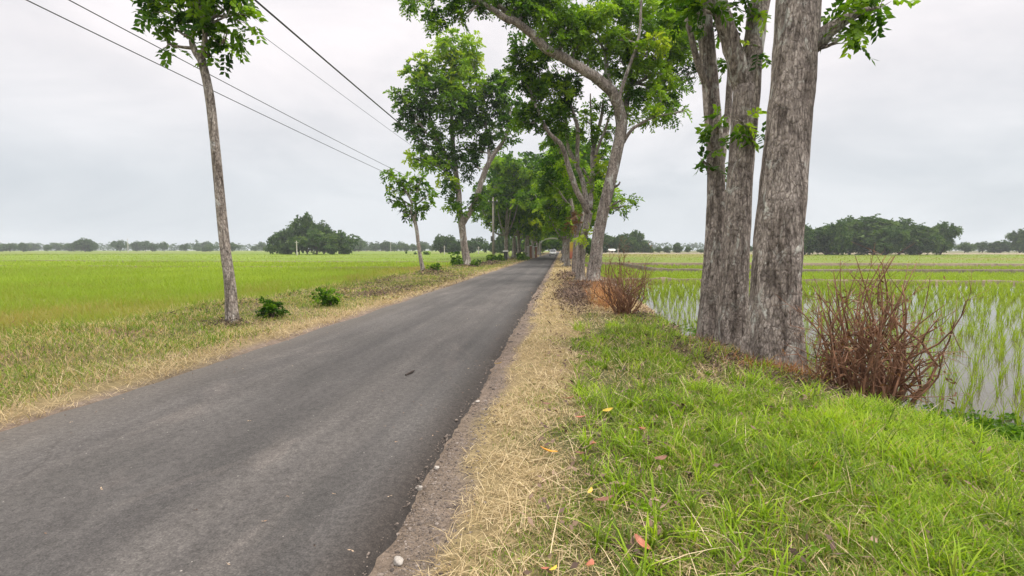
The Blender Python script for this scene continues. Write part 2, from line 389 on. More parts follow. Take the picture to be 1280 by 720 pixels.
# dusty, sandy margin toward each edge of the asphalt
sx = N(nt, 'ShaderNodeSeparateXYZ'); nt.links.new(v, sx.inputs[0])
dl = N(nt, 'ShaderNodeMapRange'); nt.links.new(sx.outputs[0], dl.inputs[0])
dl.inputs[1].default_value = XL; dl.inputs[2].default_value = XL + 0.9; dl.inputs[3].default_value = 0.55; dl.inputs[4].default_value = 0.0
dm = N(nt, 'ShaderNodeMath', operation='MULTIPLY'); nt.links.new(dl.outputs[0], dm.inputs[0]); nt.links.new(nD.outputs[0], dm.inputs[1])
c = mixc(nt, dm.outputs[0], c, (.22, .185, .15))
de = N(nt, 'ShaderNodeMapRange'); nt.links.new(sx.outputs[0], de.inputs[0])
de.inputs[1].default_value = XR - 0.38; de.inputs[2].default_value = XR - 0.1; de.inputs[3].default_value = 0.0; de.inputs[4].default_value = 0.95
c = mixc(nt, de.outputs[0], c, mixc(nt, 1.0, c, (.50, .45, .42), 'MULTIPLY'))   # newer, tar-rich strip along the edge
nt.links.new(c, b.inputs['Base Color']); b.inputs['Roughness'].default_value = 0.82; b.inputs['Specular IOR Level'].default_value = 0.3
ad = N(nt, 'ShaderNodeMath', operation='ADD'); nt.links.new(nB.outputs[0], ad.inputs[0]); nt.links.new(nD.outputs[0], ad.inputs[1])
bump(nt, b, ad.outputs[0], 0.55, 0.012)
road = link('road', np_mesh('road', np.stack([RX, RY, RZ], -1), RQ), rm)
tag(road, 'narrow grey asphalt lane running straight into the trees', 'road', kind='structure')

# ------------------------------------------------------------------ helpers for scattering
def inview(P, m=120):                       # keep what the frame (with a generous margin for a side step) can see
    q = (P - CP) @ RM
    d = np.maximum(-q[:, 2], 0.01)
    px = q[:, 0] / d * F + 640; py = -q[:, 1] / d * F + 360
    return (-q[:, 2] > 0.3) & (px > -m) & (px < 1280 + m) & (py < 720 + m)
def scatter(x0, x1, y0, y1, dens):
    n = int((x1 - x0) * (y1 - y0) * dens)
    X = rng.uniform(x0, x1, n); Y = rng.uniform(y0, y1, n)
    P = np.stack([X, Y, terrain(X, Y)], 1)
    return P[inview(P)]

# green grass of the right verge
parts = []
def green_amt(X, Y):
    return sst((X + 0.34 + 0.42 * nz(X, Y, 2.0, 5) + 0.25 * nz(X, Y, 0.55, 6) + .2 * nz(X, Y, 6.5, 2)) / 0.85) * sst((13.3 - Y + 1.6 * nz(X, Y, 1.2, 2)) / 2.5) * (1 - .86 * bare(X, Y))
for (y0, y1, dens, hs, ws) in ((1.6, 3.2, 12000, 1.0, 1.0), (3.2, 5.5, 6000, 1.0, 1.15), (5.5, 9, 2300, 1.05, 1.5), (9, 14.5, 900, 1.1, 2.1)):
    P = scatter(-0.6, 4.8, y0, y1, dens)
    X, Y = P[:, 0], P[:, 1]
    hole = sst((nz(X, Y, 1.15, 9) + .6 * nz(X, Y, 3.4, 4) - .15) / .5); lush = sst((X - 0.5 + 0.5 * nz(X, Y, 1.3, 7)) / 1.6) * (1 - .75 * hole)
    tuft = 0.5 + 0.5 * nz(X, Y, 4.5, 8)
    k = (rng.random(len(P)) < green_amt(X, Y) * (0.28 + 0.5 * lush + 0.45 * tuft) * (1 - .6 * hole)) & (X < bank(Y) + 0.05)
    P, lush, tuft = P[k], lush[k], tuft[k]; n = len(P)
    H = hs * (0.035 + 0.06 * lush + 0.07 * lush * np.clip(tuft, 0, 1)) * rng.uniform(0.6, 1.6, n)
    W = ws * rng.uniform(0.003, 0.0065, n) * (1 + 0.5 * lush)
    t = 0.48 + 0.22 * lush + 0.15 * (tuft - .5) + .12 * nz(P[:, 0], P[:, 1], .9, 13) + rng.normal(size=n) * 0.15
    dry = rng.random(n) < (0.30 - 0.18 * lush); t[dry] = rng.uniform(0.0, 0.28, dry.sum())
    parts.append(blades(P, H, W, rng.uniform(0.1, 0.95, n), t, 0.55))
for (y0, y1, dens, ws) in ((1.6, 4, 2600, 1.0), (4, 8, 1300, 1.4), (8, 15, 450, 2.2), (15, 40, 60, 4.5)):
    P = scatter(-.72, 1.2, y0, y1, dens); X, Y = P[:, 0], P[:, 1]
    k = rng.random(len(P)) < np.clip(.22 + .75 * nz(X, Y, 2.7, 11), .06, .9) * sst((X + .7) / .3); P = P[k]; n = len(P)
    parts.append(blades(P, rng.uniform(.02, .055, n), ws * rng.uniform(.002, .004, n), rng.uniform(.3, 1.2, n), rng.uniform(.33, .62, n), .5))
# tall arching tufts among the grass
for q_ in range(900):
    y = rng.uniform(1.9, 10) if q_ < 400 else rng.uniform(1.9, 5.5); x = rng.uniform(0.2, float(bank(y)))
    n = rng.integers(8, 20)
    P = np.stack([x + rng.normal(size=n) * .025, y + rng.normal(size=n) * .025, np.zeros(n)], 1); P[:, 2] = terrain(P[:, 0], P[:, 1])
    if not inview(P[:1])[0]: continue
    parts.append(blades(P, rng.uniform(.10, .32, n), rng.uniform(.006, .0125, n), rng.uniform(.1, .9, n), np.clip(rng.uniform(.42, .95) + rng.normal(size=n) * .08, .36, 1), 0.6))
V, Q, T, K = join(parts)
tag(link('grass', np_mesh('grass', V, Q, T, K), GRASS), 'green grass covering the right verge', 'grass', kind='stuff')

cw = []
for _ in range(110):
    y = rng.uniform(1.9, 9); x = rng.uniform(.3, float(bank(y)) - .1); p = np.array([x, y, float(terrain(x, y))])
    if not inview(p[None])[0]: continue
    n = int(rng.integers(5, 11)); a = rng.uniform(0, 6.28, n)
    V, Q, T = sprigs(np.repeat(p[None] + [0, 0, .015], n, 0), np.stack([np.cos(a), np.sin(a), rng.uniform(.3, 1.1, n)], 1), rng.uniform(.06, .12), 2, .042, .012, np.full(n, rng.uniform(.4, .72)), .5)
    cw.append((V, Q, None, T))
V, Q, T, K = join(cw)
tag(link('broadleaf_weeds', np_mesh('broadleaf_weeds', V, Q, T, K), LEAF), 'small broad-leaved weeds among the verge grass', 'weeds', kind='stuff')
# dry straw lying on both verges
parts = []
for (x0, x1, y0, y1, dens, ws) in ((-0.75, 3.2, 1.6, 3.2, 3600, 1.0), (-0.75, 3.4, 3.2, 5.5, 2600, 1.1), (-0.75, 3.2, 5.5, 9, 1500, 1.5), (-0.78, 2.5, 9, 16, 800, 2.2), (-0.8, 2.4, 16, 34, 260, 3.5), (-0.8, 2.2, 34, 70, 50, 7.0)):
    P = scatter(x0, x1, y0, y1, dens); X, Y = P[:, 0], P[:, 1]
    g = green_amt(X, Y)
    e = sst((X + 0.75 + 0.13 * nz(X, Y, 3.1, 9)) / 0.16)
    patch = 0.6 + 0.4 * nz(X, Y, 3.3, 10)
    k = (rng.random(len(P)) < e * np.clip(1.0 - 0.80 * g + .45 * sst((nz(X, Y, 1.15, 9) + .6 * nz(X, Y, 3.4, 4) - .15) / .5) * g, .14, 1) * np.clip(patch, .15, 1)) & (X < bank(Y) + .1)
    P = P[k]; n = len(P); P[:, 2] += rng.uniform(0.0, 0.03, n)
    parts.append(blades(P, rng.uniform(.04, .15, n) * (1 + .04 * P[:, 1]), ws * rng.uniform(.0022, .0046, n), rng.uniform(.8, 1.62, n), rng.beta(3, 2, n), 0.25))
# a few long pale stalks
P = scatter(-0.3, 4.2, 1.8, 8, 60); n = len(P); P[:, 2] += .03
parts.append(blades(P, rng.uniform(.15, .42, n), rng.uniform(.0035, .0062, n), rng.uniform(1.0, 1.5, n), rng.uniform(.55, 1, n), 0.2))
for (y0, y1, dens, ws) in ((3.5, 7, 1500, 1.0), (7, 14, 900, 1.4), (14, 26, 380, 2.6), (26, 50, 70, 6), (50, 90, 16, 12)):
    P = scatter(-9.6, -4.95, y0, y1, dens); X, Y = P[:, 0], P[:, 1]
    near = sst((X + 6.3 + 0.7 * nz(X, Y, 1.1, 5)) / 1.3)
    k = rng.random(len(P)) < (0.2 + 0.75 * near) * np.clip(.65 + .5 * nz(X, Y, 1.7, 10), .1, 1)
    P = P[k]; n = len(P); P[:, 2] += rng.uniform(0, .03, n)
    parts.append(blades(P, rng.uniform(.08, .26, n), ws * rng.uniform(.003, .005, n), rng.uniform(.7, 1.55, n), rng.beta(3, 2.4, n), 0.3))
V, Q, T, K = join(parts)
tag(link('straw', np_mesh('straw', V, Q, T, K), STRAW), 'cut dry straw strewn along both verges', 'straw', kind='stuff')

# weeds and short grass of the left verge
parts = []
for (y0, y1, dens, ws) in ((3.5, 7, 1500, 1.3), (7, 14, 1300, 1.8), (14, 26, 600, 3.0), (26, 50, 180, 6), (50, 90, 30, 12)):
    P = scatter(-9.9, -5.0, y0, y1, dens); X, Y = P[:, 0], P[:, 1]
    k = rng.random(len(P)) < np.clip(.6 + .6 * nz(X, Y, 1.0, 12), 0.1, 1) * sst((XL - .25 - X) / 1.0)
    P = P[k]; n = len(P); far = sst((-8.3 - P[:, 0]) / 1.0)
    parts.append(blades(P, rng.uniform(.05, .16, n) * (1 + 1.6 * far), ws * rng.uniform(.004, .007, n), rng.uniform(.1, 1, n), np.where(rng.random(n) < .4, rng.uniform(.0, .35, n), rng.uniform(.4, .75, n)), .6))
V, Q, T, K = join(parts)
tag(link('weeds', np_mesh('weeds', V, Q, T, K), GRASS), 'low weedy grass on the left verge', 'weeds', kind='stuff')

# ------------------------------------------------------------------ gravel beside the asphalt
def pebble_mesh(P, r, tint):
    t = (1 + 5 ** .5) / 2
    iv = unit(np.array([(-1, t, 0), (1, t, 0), (-1, -t, 0), (1, -t, 0), (0, -1, t), (0, 1, t), (0, -1, -t), (0, 1, -t), (t, 0, -1), (t, 0, 1), (-t, 0, -1), (-t, 0, 1)], float))
    it = np.array([(0, 11, 5), (0, 5, 1), (0, 1, 7), (0, 7, 10), (0, 10, 11), (1, 5, 9), (5, 11, 4), (11, 10, 2), (10, 7, 6), (7, 1, 8), (3, 9, 4), (3, 4, 2), (3, 2, 6), (3, 6, 8), (3, 8, 9), (4, 9, 5), (2, 4, 11), (6, 2, 10), (8, 6, 7), (9, 8, 1)])
    n = len(P)
    sc = r[:, None, None] * rng.uniform(.6, 1.25, (n, 1, 3)) * np.array([1, 1, .6])
    V = iv[None] * sc * rng.uniform(.8, 1.15, (n, 12, 1)) + P[:, None, :]
    T = (it[None] + (np.arange(n) * 12)[:, None, None]).reshape(-1, 3)
    return V.reshape(-1, 3), None, T, np.repeat(tint, 12)
GRAV = tinted('gravel', [(0, (.05, .04, .035)), (.5, (.15, .12, .10)), (.88, (.26, .22, .19)), (1, (.42, .39, .36))], 0, .85)
parts = []
for y0, y1, dens, rr in ((1.6, 4, 14000, 1), (4, 8, 6000, 1.25), (8, 16, 1800, 2), (16, 40, 150, 3.5)):
    P = scatter(-1.06, -0.42, y0, y1, dens); X, Y = P[:, 0], P[:, 1]
    k = rng.random(len(P)) < np.exp(-((X + 0.80) / .16) ** 2) * np.clip(.6 + .5 * nz(X, Y, 4, 13), .1, 1)
    P = P[k]; n = len(P); P[:, 2] = np.where(P[:, 0] < -.95, -.02, P[:, 2] + .001)
    parts.append(pebble_mesh(P, rr * rng.lognormal(-5.75, .6, n), rng.beta(2, 2.6, n)))
V, Q, T, K = join(parts)
tag(link('gravel', np_mesh('gravel', V, Q, T, K, smooth=False), GRAV), 'loose gravel along the asphalt edge', 'gravel', kind='stuff')

def stone(px, py, w, label):
    p = gp(px, py); r = w / 2 * dep(p) / F
    bm = bmesh.new(); bmesh.ops.create_icosphere(bm, subdivisions=3, radius=1)
    ph = rng.uniform(0, 6, 3)
    for vv in bm.verts:
        c = vv.co
        k = 1 + .12 * math.sin(3.1 * c.x + ph[0]) + .1 * math.sin(4.3 * c.y + ph[1]) + .1 * math.sin(3.7 * c.z + 2 * c.x + ph[2]) + .03 * rng.normal()
        vv.co = Vector((c.x * r * k, c.y * r * 1.25 * k, c.z * r * .62 * k))
    me = bpy.data.meshes.new('stone'); bm.to_mesh(me); bm.free()
    o = link('stone', me, STONE); me.polygons.foreach_set('use_smooth', [True] * len(me.polygons))
    z = 0.0 if p[0] < XR - .05 else float(terrain(p[0], p[1]))
    o.location = (p[0], p[1], z + r * .35); o.rotation_euler = (0, 0, rng.uniform(0, 6))
    return tag(o, label, 'stone', 'loose stones at the asphalt edge')
STONE = plain('stone_grey', (.33, .30, .27), .85, .35, 60)
stone(523, 601, 9, 'pale grey stone resting alone on the dark asphalt edge')
stone(498, 693, 13, 'brown oblong stone in the gravel, nearest to the camera')
stone(546, 577, 6, 'small rounded stone sitting just inside the gravel edge')
stone(597, 497, 5, 'tiny pale stone at the gravel edge, farthest of them')

# ------------------------------------------------------------------ fallen leaves
def fallen(px, py, length, ang, mat, label, group, curl=.35):
    p = gp(px, py, .07); L = 1.25 * length * dep(p) / F; W = L * .42
    n = 9; V = []
    for i in range(n):
        t = i / (n - 1); w = W / 2 * math.sin(math.pi * min(1, .06 + t * .94)) ** .8
        x = (t - .5) * L; z = curl * L * ((t - .5) ** 2) * 1.6
        for s_, dz in ((-1, .3), (-.5, .1), (0, 0), (.5, .1), (1, .3)):
            V.append((x, s_ * w, z + dz * w))
    Q = [(i * 5 + j, i * 5 + j + 1, i * 5 + j + 6, i * 5 + j + 5) for i in range(n - 1) for j in range(4)]
    o = link('fallen_leaf', np_mesh('fallen_leaf', V, Q), mat)
    md = o.modifiers.new('thick', 'SOLIDIFY'); md.thickness = .0012
    o.location = (p[0], p[1], float(terrain(p[0], p[1])) + .08); o.rotation_euler = (rng.uniform(-.35, .35), rng.uniform(-.3, .3), ang)
    return tag(o, label, 'leaf', group)
LO, LB, LR, LY = plain('leaf_orange', (.72, .30, .025), .5, .15, 30), plain('leaf_brown', (.17, .075, .045), .6, .35, 30), plain('leaf_red', (.36, .12, .07), .55, .3, 30), plain('leaf_yellow', (.62, .40, .05), .5, .2, 30)
fg = 'fallen leaves on the right verge'
fallen(686, 565, 19, .15, LO, 'bright orange leaf lying on straw beside the grass', fg)
fallen(803, 690, 24, -1.0, LR, 'large reddish leaf in grass at the lower right', fg)
fallen(738, 712, 19, 1.3, LR, 'reddish brown leaf at the bottom edge of the grass', fg)
fallen(692, 716, 13, 1.0, LY, 'narrow yellow leaf at the bottom edge of the verge', fg)
fallen(755, 631, 22, .5, LB, 'dark brown leaf curled among grass stalks', fg)
fallen(742, 557, 15, 1.5, LR, 'upright reddish leaf right of the orange leaf', fg)
fallen(711, 498, 12, .3, LR, 'rusty leaf lying where straw meets green grass', fg)
fallen(727, 525, 13, -.4, LR, 'rusty leaf in thin grass above the orange leaf', fg)
fallen(760, 515, 11, .2, LY, 'tan leaf lying among green blades', fg)
fallen(802, 540, 12, .8, LR, 'reddish leaf among the lush bright grass', fg)
fallen(683, 507, 9, .1, LB, 'small brown leaf lying on the pale straw', fg)
fallen(738, 617, 11, 1.2, LY, 'tan leaf standing upright above the dark curled leaf', fg)
fallen(826, 578, 15, .4, LB, 'brown leaf sunk in the deep green tufts', fg)
fallen(623, 451, 8, .2, LY, 'yellow leaf lying on the gravel near the asphalt', fg)
fallen(681, 715, 9, .4, LR, 'small red leaf at the bottom beside the straw', fg)
fallen(726, 567, 12, -.8, LB, 'brown leaf just right of the orange leaf', fg)
# twig on the asphalt
tw = MB(); p0, p1 = gp(507, 471), gp(518, 465)
tw.tube([p0 + [0, 0, .022], (p0 + p1) / 2 + [.02, 0, .032], p1 + [0, 0, .024]], [.012, .016, .006], 6)
tag(tw.build('twig', plain('twig_dark', (.04, .03, .025), .9)), 'short dark twig lying on the middle of the asphalt', 'twig')

# ------------------------------------------------------------------ trees
def crown_mesh(clumps, base, leaf_l, leaf_w, spr_len, npair, cover=4.0, name='crown', droop=.35):
    """clumps: (centre, (rx, ry, rz), tint). Many pinnate sprigs on sub-clumps spread through each volume"""
    out = []
    for c, r, t in clumps:
        c = np.asarray(c); r = np.asarray(r, float)
        area = math.pi * (r[0] + r[1]) / 2 * r[2]
        nl = cover * area / (leaf_l * leaf_w * 1.0)
        ns = max(6, int(nl / (npair * 2)))
        nb = int(np.clip((r[0] * r[1] * r[2]) ** (1 / 3) * 9, 4, 9))
        u = unit(rng.normal(size=(nb, 3))) * (rng.random((nb, 1)) ** .45)
        bc = c + u * r * .88
        bt = t + rng.normal(size=nb) * .16
        br = np.clip((r.min()) * rng.uniform(.32, .6, nb), .12, 2.2)
        w = rng.integers(0, nb, ns)
        d = unit(rng.normal(size=(ns, 3)) + u[w] * .9 + [0, 0, .25])
        C = bc[w] + unit(d) * (br[w] * rng.random(ns) ** .45)[:, None] * [1.15, 1.15, .8]
        D = d + rng.normal(size=(ns, 3)) * .45 + [0, 0, -.15]
        out.append((*sprigs(C, D, spr_len, npair, leaf_l, leaf_w, bt[w] + rng.normal(size=ns) * .045, droop), ))
    parts = [(V, Q, None, T) for V, Q, T in out]
    V, Q, _, K = join(parts)
    return np_mesh(name, V - base, Q, None, K, smooth=False)

def grow(limbs, clumps, base, twigs=True, sides=12, seed=0):
    """trunk and limbs (world points, radii), with thinner branches reaching out to every leaf clump"""
    random.seed(seed)
    m = MB(); allp = []
    for k, (pts, rad) in enumerate(limbs):
        P, Rr = smooth_path(pts, rad, 5)
        P = [p + rng.normal(size=3) * Rr[i] * (.012 if k == 0 else .05) for i, p in enumerate(P)]
        m.tube([p - base for p in P], Rr, sides * 2 if k == 0 else 8, .025, flare=.30 if k == 0 else 0)
        if k == 0 and Rr[0] > .14:                       # spreading roots
            for q in range(7):
                a = 2 * math.pi * q / 7 + rng.uniform(-.3, .3); d = np.array([math.cos(a), math.sin(a), 0]); r0 = Rr[0]; L = rng.uniform(1.5, 2.3) * r0; f = P[0] - base
                e = f + d * L; ez = float(terrain(base[0] + e[0], base[1] + e[1])) - base[2] if base.any() else 0.
                m.tube([f + d * r0 * .55 + [0, 0, .1 + 1.7 * r0], f + d * r0 * .9 + [0, 0, .1 + .55 * r0], np.array([*(f + d * (r0 * .5 + L * .5))[:2], ez * .6 + r0 * .08]), np.array([*e[:2], ez - .06])], [r0 * .16, r0 * .27, r0 * .2, r0 * .06], 8, .06)
        allp += list(zip(P, Rr))
    if twigs and clumps:
        A = np.array([p for p, _ in allp]); Ra = np.array([r for _, r in allp])
        for c, r, t in clumps:
            c = np.asarray(c); dd = np.linalg.norm(A - c, axis=1) + 1.6 * np.maximum(A[:, 2] - c[2] + .1, 0)
            i = int(np.argmin(dd)); a = A[i]; L = np.linalg.norm(c - a)
            r0 = min(Ra[i] * .7, .025 + .018 * L + .02 * max(r))
            mid = (a + c) / 2 + np.array([0, 0, -.06 * L]) + rng.normal(size=3) * .07 * L
            P, Rr = smooth_path([a, mid, c], [r0, r0 * .75, r0 * .45], 3)
            m.tube([p - base for p in P], Rr, 6, .05)
            for _ in range(4):
                e = c + unit(rng.normal(size=3) + [0, 0, .3]) * np.asarray(r) * .8
                s0 = P[rng.integers(2, len(P))]
                mm = (s0 + e) / 2 + rng.normal(size=3) * .06 * max(r)
                m.tube([s0 - base, mm - base, e - base], [r0 * .4, r0 * .28, r0 * .1], 5)
    return m

def pix_tree(name, base_px, limbs, ells, bark, leaf, label, cat, group, depth=None, leafp=(.15, .045, .32, 5), cover=4.0, thick=1.0, seed=1, base_z=None):
    """a tree traced in the photograph's pixels at its own distance. limbs: [(px, py, r_px, ddepth)...]; ells: (cx, cy, rx, ry, tint, ddepth)"""
    b = gp(*base_px); b[2] = float(terrain(b[0], b[1])) if base_z is None else base_z
    d0 = dep(b) if depth is None else depth
    L = []
    for k, lb in enumerate(limbs):
        pts = [at(x, y, d0 + dd) for x, y, r, dd in lb]
        rad = [r * (d0 + dd) / F for x, y, r, dd in lb]
        if k == 0:
            pts[0] = np.array([b[0], b[1], b[2] - .1])
        L.append((pts, rad))
    cl = []
    for cx, cy, rx, ry, t, dd in ells:
        d = d0 + dd; s = d / F
        cl.append((at(cx, cy, d), (rx * s, (rx + ry) / 2 * s * thick, ry * s), t))
    root = thing(name, b, label, cat, group)
    tr = grow(L, cl, b, seed=seed).build('trunk', bark, root, smooth=True)
    cr = link('crown', crown_mesh(cl, b, leafp[0], leafp[1], leafp[2], leafp[3], cover), leaf, root)
    return root, d0

lg, rg = 'trees lining the left verge', 'trees lining the right verge'
# --- the big tree of the right row with the limb reaching over the road
C_l = [
 [(741, 353, 8.0, 0), (742, 340, 7.7, 0), (745, 322, 7.4, 0), (748, 295, 7.2, 0), (755, 260, 7.1, 0), (763, 225, 7.0, 0), (771, 190, 7.0, 0), (777, 160, 7.0, 0), (775, 140, 6.8, 0)],
 [(776, 145, 7.0, 0), (768, 120, 6.8, -.2), (750, 101, 6.6, -.5), (727, 86, 6.2, -.9), (702, 71, 6.0, -1.3), (682, 60, 5.8, -1.6), (665, 43, 5.2, -1.9), (647, 29, 4.6, -2.2), (630, 22, 4.2, -2.5), (611, 9, 3.6, -2.8), (588, -2, 3.0, -3.0), (560, -12, 2.2, -3.2), (535, -8, 1.2, -3.3)],
 [(650, 31, 3.6, -2.1), (632, 14, 3.2, -2.2), (612, -4, 2.8, -2.3), (590, -30, 1.8, -2.4)],
 [(777, 160, 3.0, 0), (774, 130, 2.6, -.5), (778, 108, 2.3, -.6), (787, 82, 2.1, -.7), (795, 60, 1.9, -.7), (800, 35, 1.7, -.7), (801, 12, 1.5, -.7), (803, -20, 1.0, -.7)],
 [(770, 122, 3.4, 0), (760, 98, 3.0, .4), (758, 65, 2.6, .6), (760, 36, 2.2, .8), (752, 5, 1.6, .9), (745, -25, 1.0, .9)],
 [(779, 150, 4.2, 0), (784, 125, 3.4, .8), (789, 95, 3.0, 1.2), (783, 60, 2.4, 1.4), (775, 30, 1.8, 1.5), (772, 0, 1.2, 1.5)],
 [(779, 178, 2.6, 0), (789, 163, 2.1, -.3), (802, 154, 1.8, -.6), (818, 146, 1.4, -.8), (834, 143, 1.1, -1.0), (856, 138, .8, -1.2)],
 [(757, 263, 2.2, 0), (763, 259, 1.7, -.3), (769, 254, 1.3, -.5), (779, 250, .8, -.6)],
 [(768, 234, 1.6, 0), (773, 231, 1.2, -.3), (775, 227, .9, -.4)],
 [(785, 90, 2.4, 1.2), (805, 70, 1.9, 1.4), (828, 50, 1.5, 1.6), (850, 30, 1.0, 1.8)],
]
C_e = [
 # over the road, upper left
 (520, 2, 16, 9, .30, -3.3), (541, 12, 14, 12, .28, -3.2), (544, 29, 8, 9, .30, -3.2), (562, 8, 16, 12, .30, -3.0), (573, 24, 7, 9, .30, -3.0), (590, -4, 20, 12, .3, -2.9), (600, 4, 12, 8, .32, -2.6), (605, 16, 7, 5, .3, -2.6), (625, -12, 24, 12, .3, -2.4), (650, 2, 22, 14, .30, -2), (660, 18, 14, 12, .32, -1.9), (678, 30, 20, 18, .32, -1.5), (672, 6, 22, 16, .3, -1.5),
 (700, 14, 24, 18, .46, -1.2), (703, 40, 22, 17, .40, -1.2), (722, 55, 20, 16, .45, -.9), (737, 20, 26, 20, .55, -.8), (742, 46, 18, 16, .50, -.6), (735, 70, 16, 12, .45, -.4), (760, 12, 22, 18, .50, .4), (768, 42, 14, 18, .42, .8), (752, 66, 11, 12, .42, .6), (775, 75, 12, 16, .42, .8),
 (790, 18, 22, 18, .46, 1), (793, 48, 18, 18, .50, 1), (812, 30, 18, 20, .62, .2), (818, 52, 15, 12, .78, -.6), (806, 62, 10, 9, .7, -.6), (830, 12, 18, 20, .48, 1.2), (836, 45, 16, 18, .45, 1.4), (852, 25, 18, 20, .42, 1.5), (832, 72, 14, 12, .5, 1), (812, 92, 13, 10, .72, 0), (818, 108, 10, 12, .5, .6), (797, 90, 14, 18, .44, 1), (824, 122, 13, 11, .7, -.4), (812, 138, 10, 9, .6, -.5), (818, 150, 9, 7, .66, -.7), (797, 118, 12, 14, .46, .6), (793, 143, 9, 9, .55, .2), (836, 100, 13, 16, .4, 1.3), (840, 130, 10, 11, .4, .4), (846, 142, 12, 6, .35, -1.1), (860, 60, 14, 18, .4, 1.5), (868, 96, 12, 14, .38, 1.4), (866, 14, 16, 18, .42, 1.5),
 (763, 92, 8, 9, .45, .4), (767, 143, 6, 8, .42, .3), (781, 256, 7, 5, .48, -.6), (788, 250, 4, 4, .45, -.6), (775, 262, 4, 4, .45, -.6),
]
C_e = [(a, b_, c * 1.13, d * 1.13, t + .07, e) for a, b_, c, d, t, e in C_e] + [(780, 110, 10, 12, .55, .6), (800, 70, 14, 14, .62, -.4), (826, 90, 13, 12, .7, 0), (840, 112, 12, 12, .55, .6), (770, 50, 14, 14, .6, -.5), (715, 30, 18, 14, .62, -1.4), (690, 52, 14, 12, .55, -1.6), (740, 90, 8, 7, .5, 0), (848, 62, 14, 16, .5, .8), (832, 30, 16, 14, .6, 0)]
treeC, dC = pix_tree('roadside_tree', (741, 353), C_l, C_e, BARK, LEAF,
    'tall leaning grey tree with a thick limb arching left over the road', 'tree', rg, leafp=(.19, .042, .36, 5), cover=5.6, seed=11)

# --- its two neighbours just behind
B_l = [
 [(725, 351, 5.4, 0), (725.5, 342, 5.0, 0), (726.5, 322, 4.7, 0), (729, 300, 4.6, 0), (733, 283, 4.6, 0), (736, 266, 4.8, 0)],
 [(736, 268, 4.2, 0), (728, 252, 3.9, -.3), (719, 234, 3.7, -.6), (712, 212, 3.5, -.8), (706, 192, 3.3, -1), (699, 178, 3.0, -1.2), (688, 168, 2.6, -1.3), (677, 150, 2.2, -1.4), (668, 128, 1.6, -1.5)],
 [(735, 262, 3.6, 0), (731, 240, 3.3, .2), (727, 222, 3.1, .3), (719, 203, 2.8, .4), (711, 186, 2.5, .4), (708, 160, 2.2, .4), (705, 130, 1.7, .4)],
 [(737, 262, 3.8, 0), (739, 240, 3.4, .4), (741, 215, 3.1, .6), (741, 190, 2.9, .8), (747, 165, 2.5, .9), (752, 145, 2.1, 1), (754, 125, 1.4, 1)],
 [(722, 208, 2.6, .3), (722, 180, 2.6, 0), (722, 160, 2.5, -.3), (717, 143, 2.2, -.5), (714, 132, 1.5, -.6)],
 [(742, 205, 2.4, .7), (747, 186, 2.0, .4), (757, 160, 1.6, .2), (763, 140, 1.1, 0)],
 [(741, 232, 1.8, .6), (735, 221, 1.5, .5), (728, 210, 1.1, .4)],
 [(740, 178, 1.6, .8), (739, 150, 1.3, .8), (738, 125, 1.0, .7), (738, 117, .7, .7)],
]
B_e = [
 (655, 70, 14, 14, .38, -1), (650, 92, 14, 16, .40, -1), (672, 80, 20, 18, .46, -1), (662, 110, 20, 20, .48, -1.2), (690, 92, 20, 16, .46, -.8), (685, 118, 22, 20, .52, -1), (708, 110, 16, 20, .42, -.4), (672, 138, 20, 16, .5, -1.2), (696, 140, 20, 16, .42, -.8), (656, 135, 12, 14, .42, -1.2), (712, 135, 10, 10, .38, -.2), (680, 158, 16, 9, .42, -1.2), (700, 162, 12, 8, .4, -.6), (648, 148, 9, 8, .45, -1.2), (676, 55, 13, 10, .42, -.6), (654, 52, 10, 9, .38, -1),
 (733, 152, 9, 9, .66, .5), (742, 132, 6, 8, .5, .8), (738, 165, 8, 8, .55, .6), (755, 128, 8, 7, .42, .9), (765, 165, 8, 9, .6, .6), (722, 172, 8, 6, .55, .2), (752, 172, 6, 6, .5, .6),
 (750, 213, 9, 8, .78, -.4), (744, 222, 6, 5, .66, -.3), (756, 196, 6, 6, .6, .4), (712, 222, 7, 6, .52, 0), (707, 206, 8, 7, .5, -.2), (720, 240, 6, 5, .5, .2), (742, 240, 7, 6, .5, .5), (738, 255, 6, 5, .45, .4),
 (731, 290, 6, 5, .85, -.4), (727, 297, 4, 4, .75, -.4),
]
treeB, dB = pix_tree('roadside_tree', (726, 351), B_l, B_e, BARK, LEAF,
    'many-limbed grey tree standing just left of the leaning one', 'tree', rg, leafp=(.19, .044, .36, 5), cover=6, seed=12)
A_l = [[(718, 343, 3.7, 0), (718.3, 334, 3.5, 0), (719, 318, 3.3, 0), (720, 300, 3.1, 0), (720, 283, 3.1, .2), (715, 262, 2.8, .2), (711, 240, 2.4, .2), (704, 215, 2.0, 0), (700, 190, 1.4, 0)],
 [(721, 292, 2.6, 0), (727, 275, 2.2, 0), (730, 255, 1.8, .3), (733, 232, 1.3, .5)], [(716, 262, 1.8, .2), (706, 250, 1.5, -.2), (697, 236, 1.1, -.6)]]
A_e = [(700, 185, 16, 14, .36, 0), (688, 205, 16, 14, .34, -.4), (705, 212, 12, 12, .38, 0), (695, 232, 13, 12, .34, -.4), (712, 240, 9, 10, .44, .3), (703, 254, 9, 9, .36, 0), (718, 258, 7, 7, .42, .3), (728, 246, 6, 7, .45, .4), (684, 225, 11, 12, .32, -.6), (722, 222, 8, 8, .5, .6), (690, 172, 12, 9, .4, 0)]
treeA, dA = pix_tree('roadside_tree', (719, 343), A_l, A_e, BARK, LEAF,
    'slim grey tree behind the pair of big right trunks', 'tree', rg, leafp=(.21, .05, .38, 5), cover=5.5, seed=13)
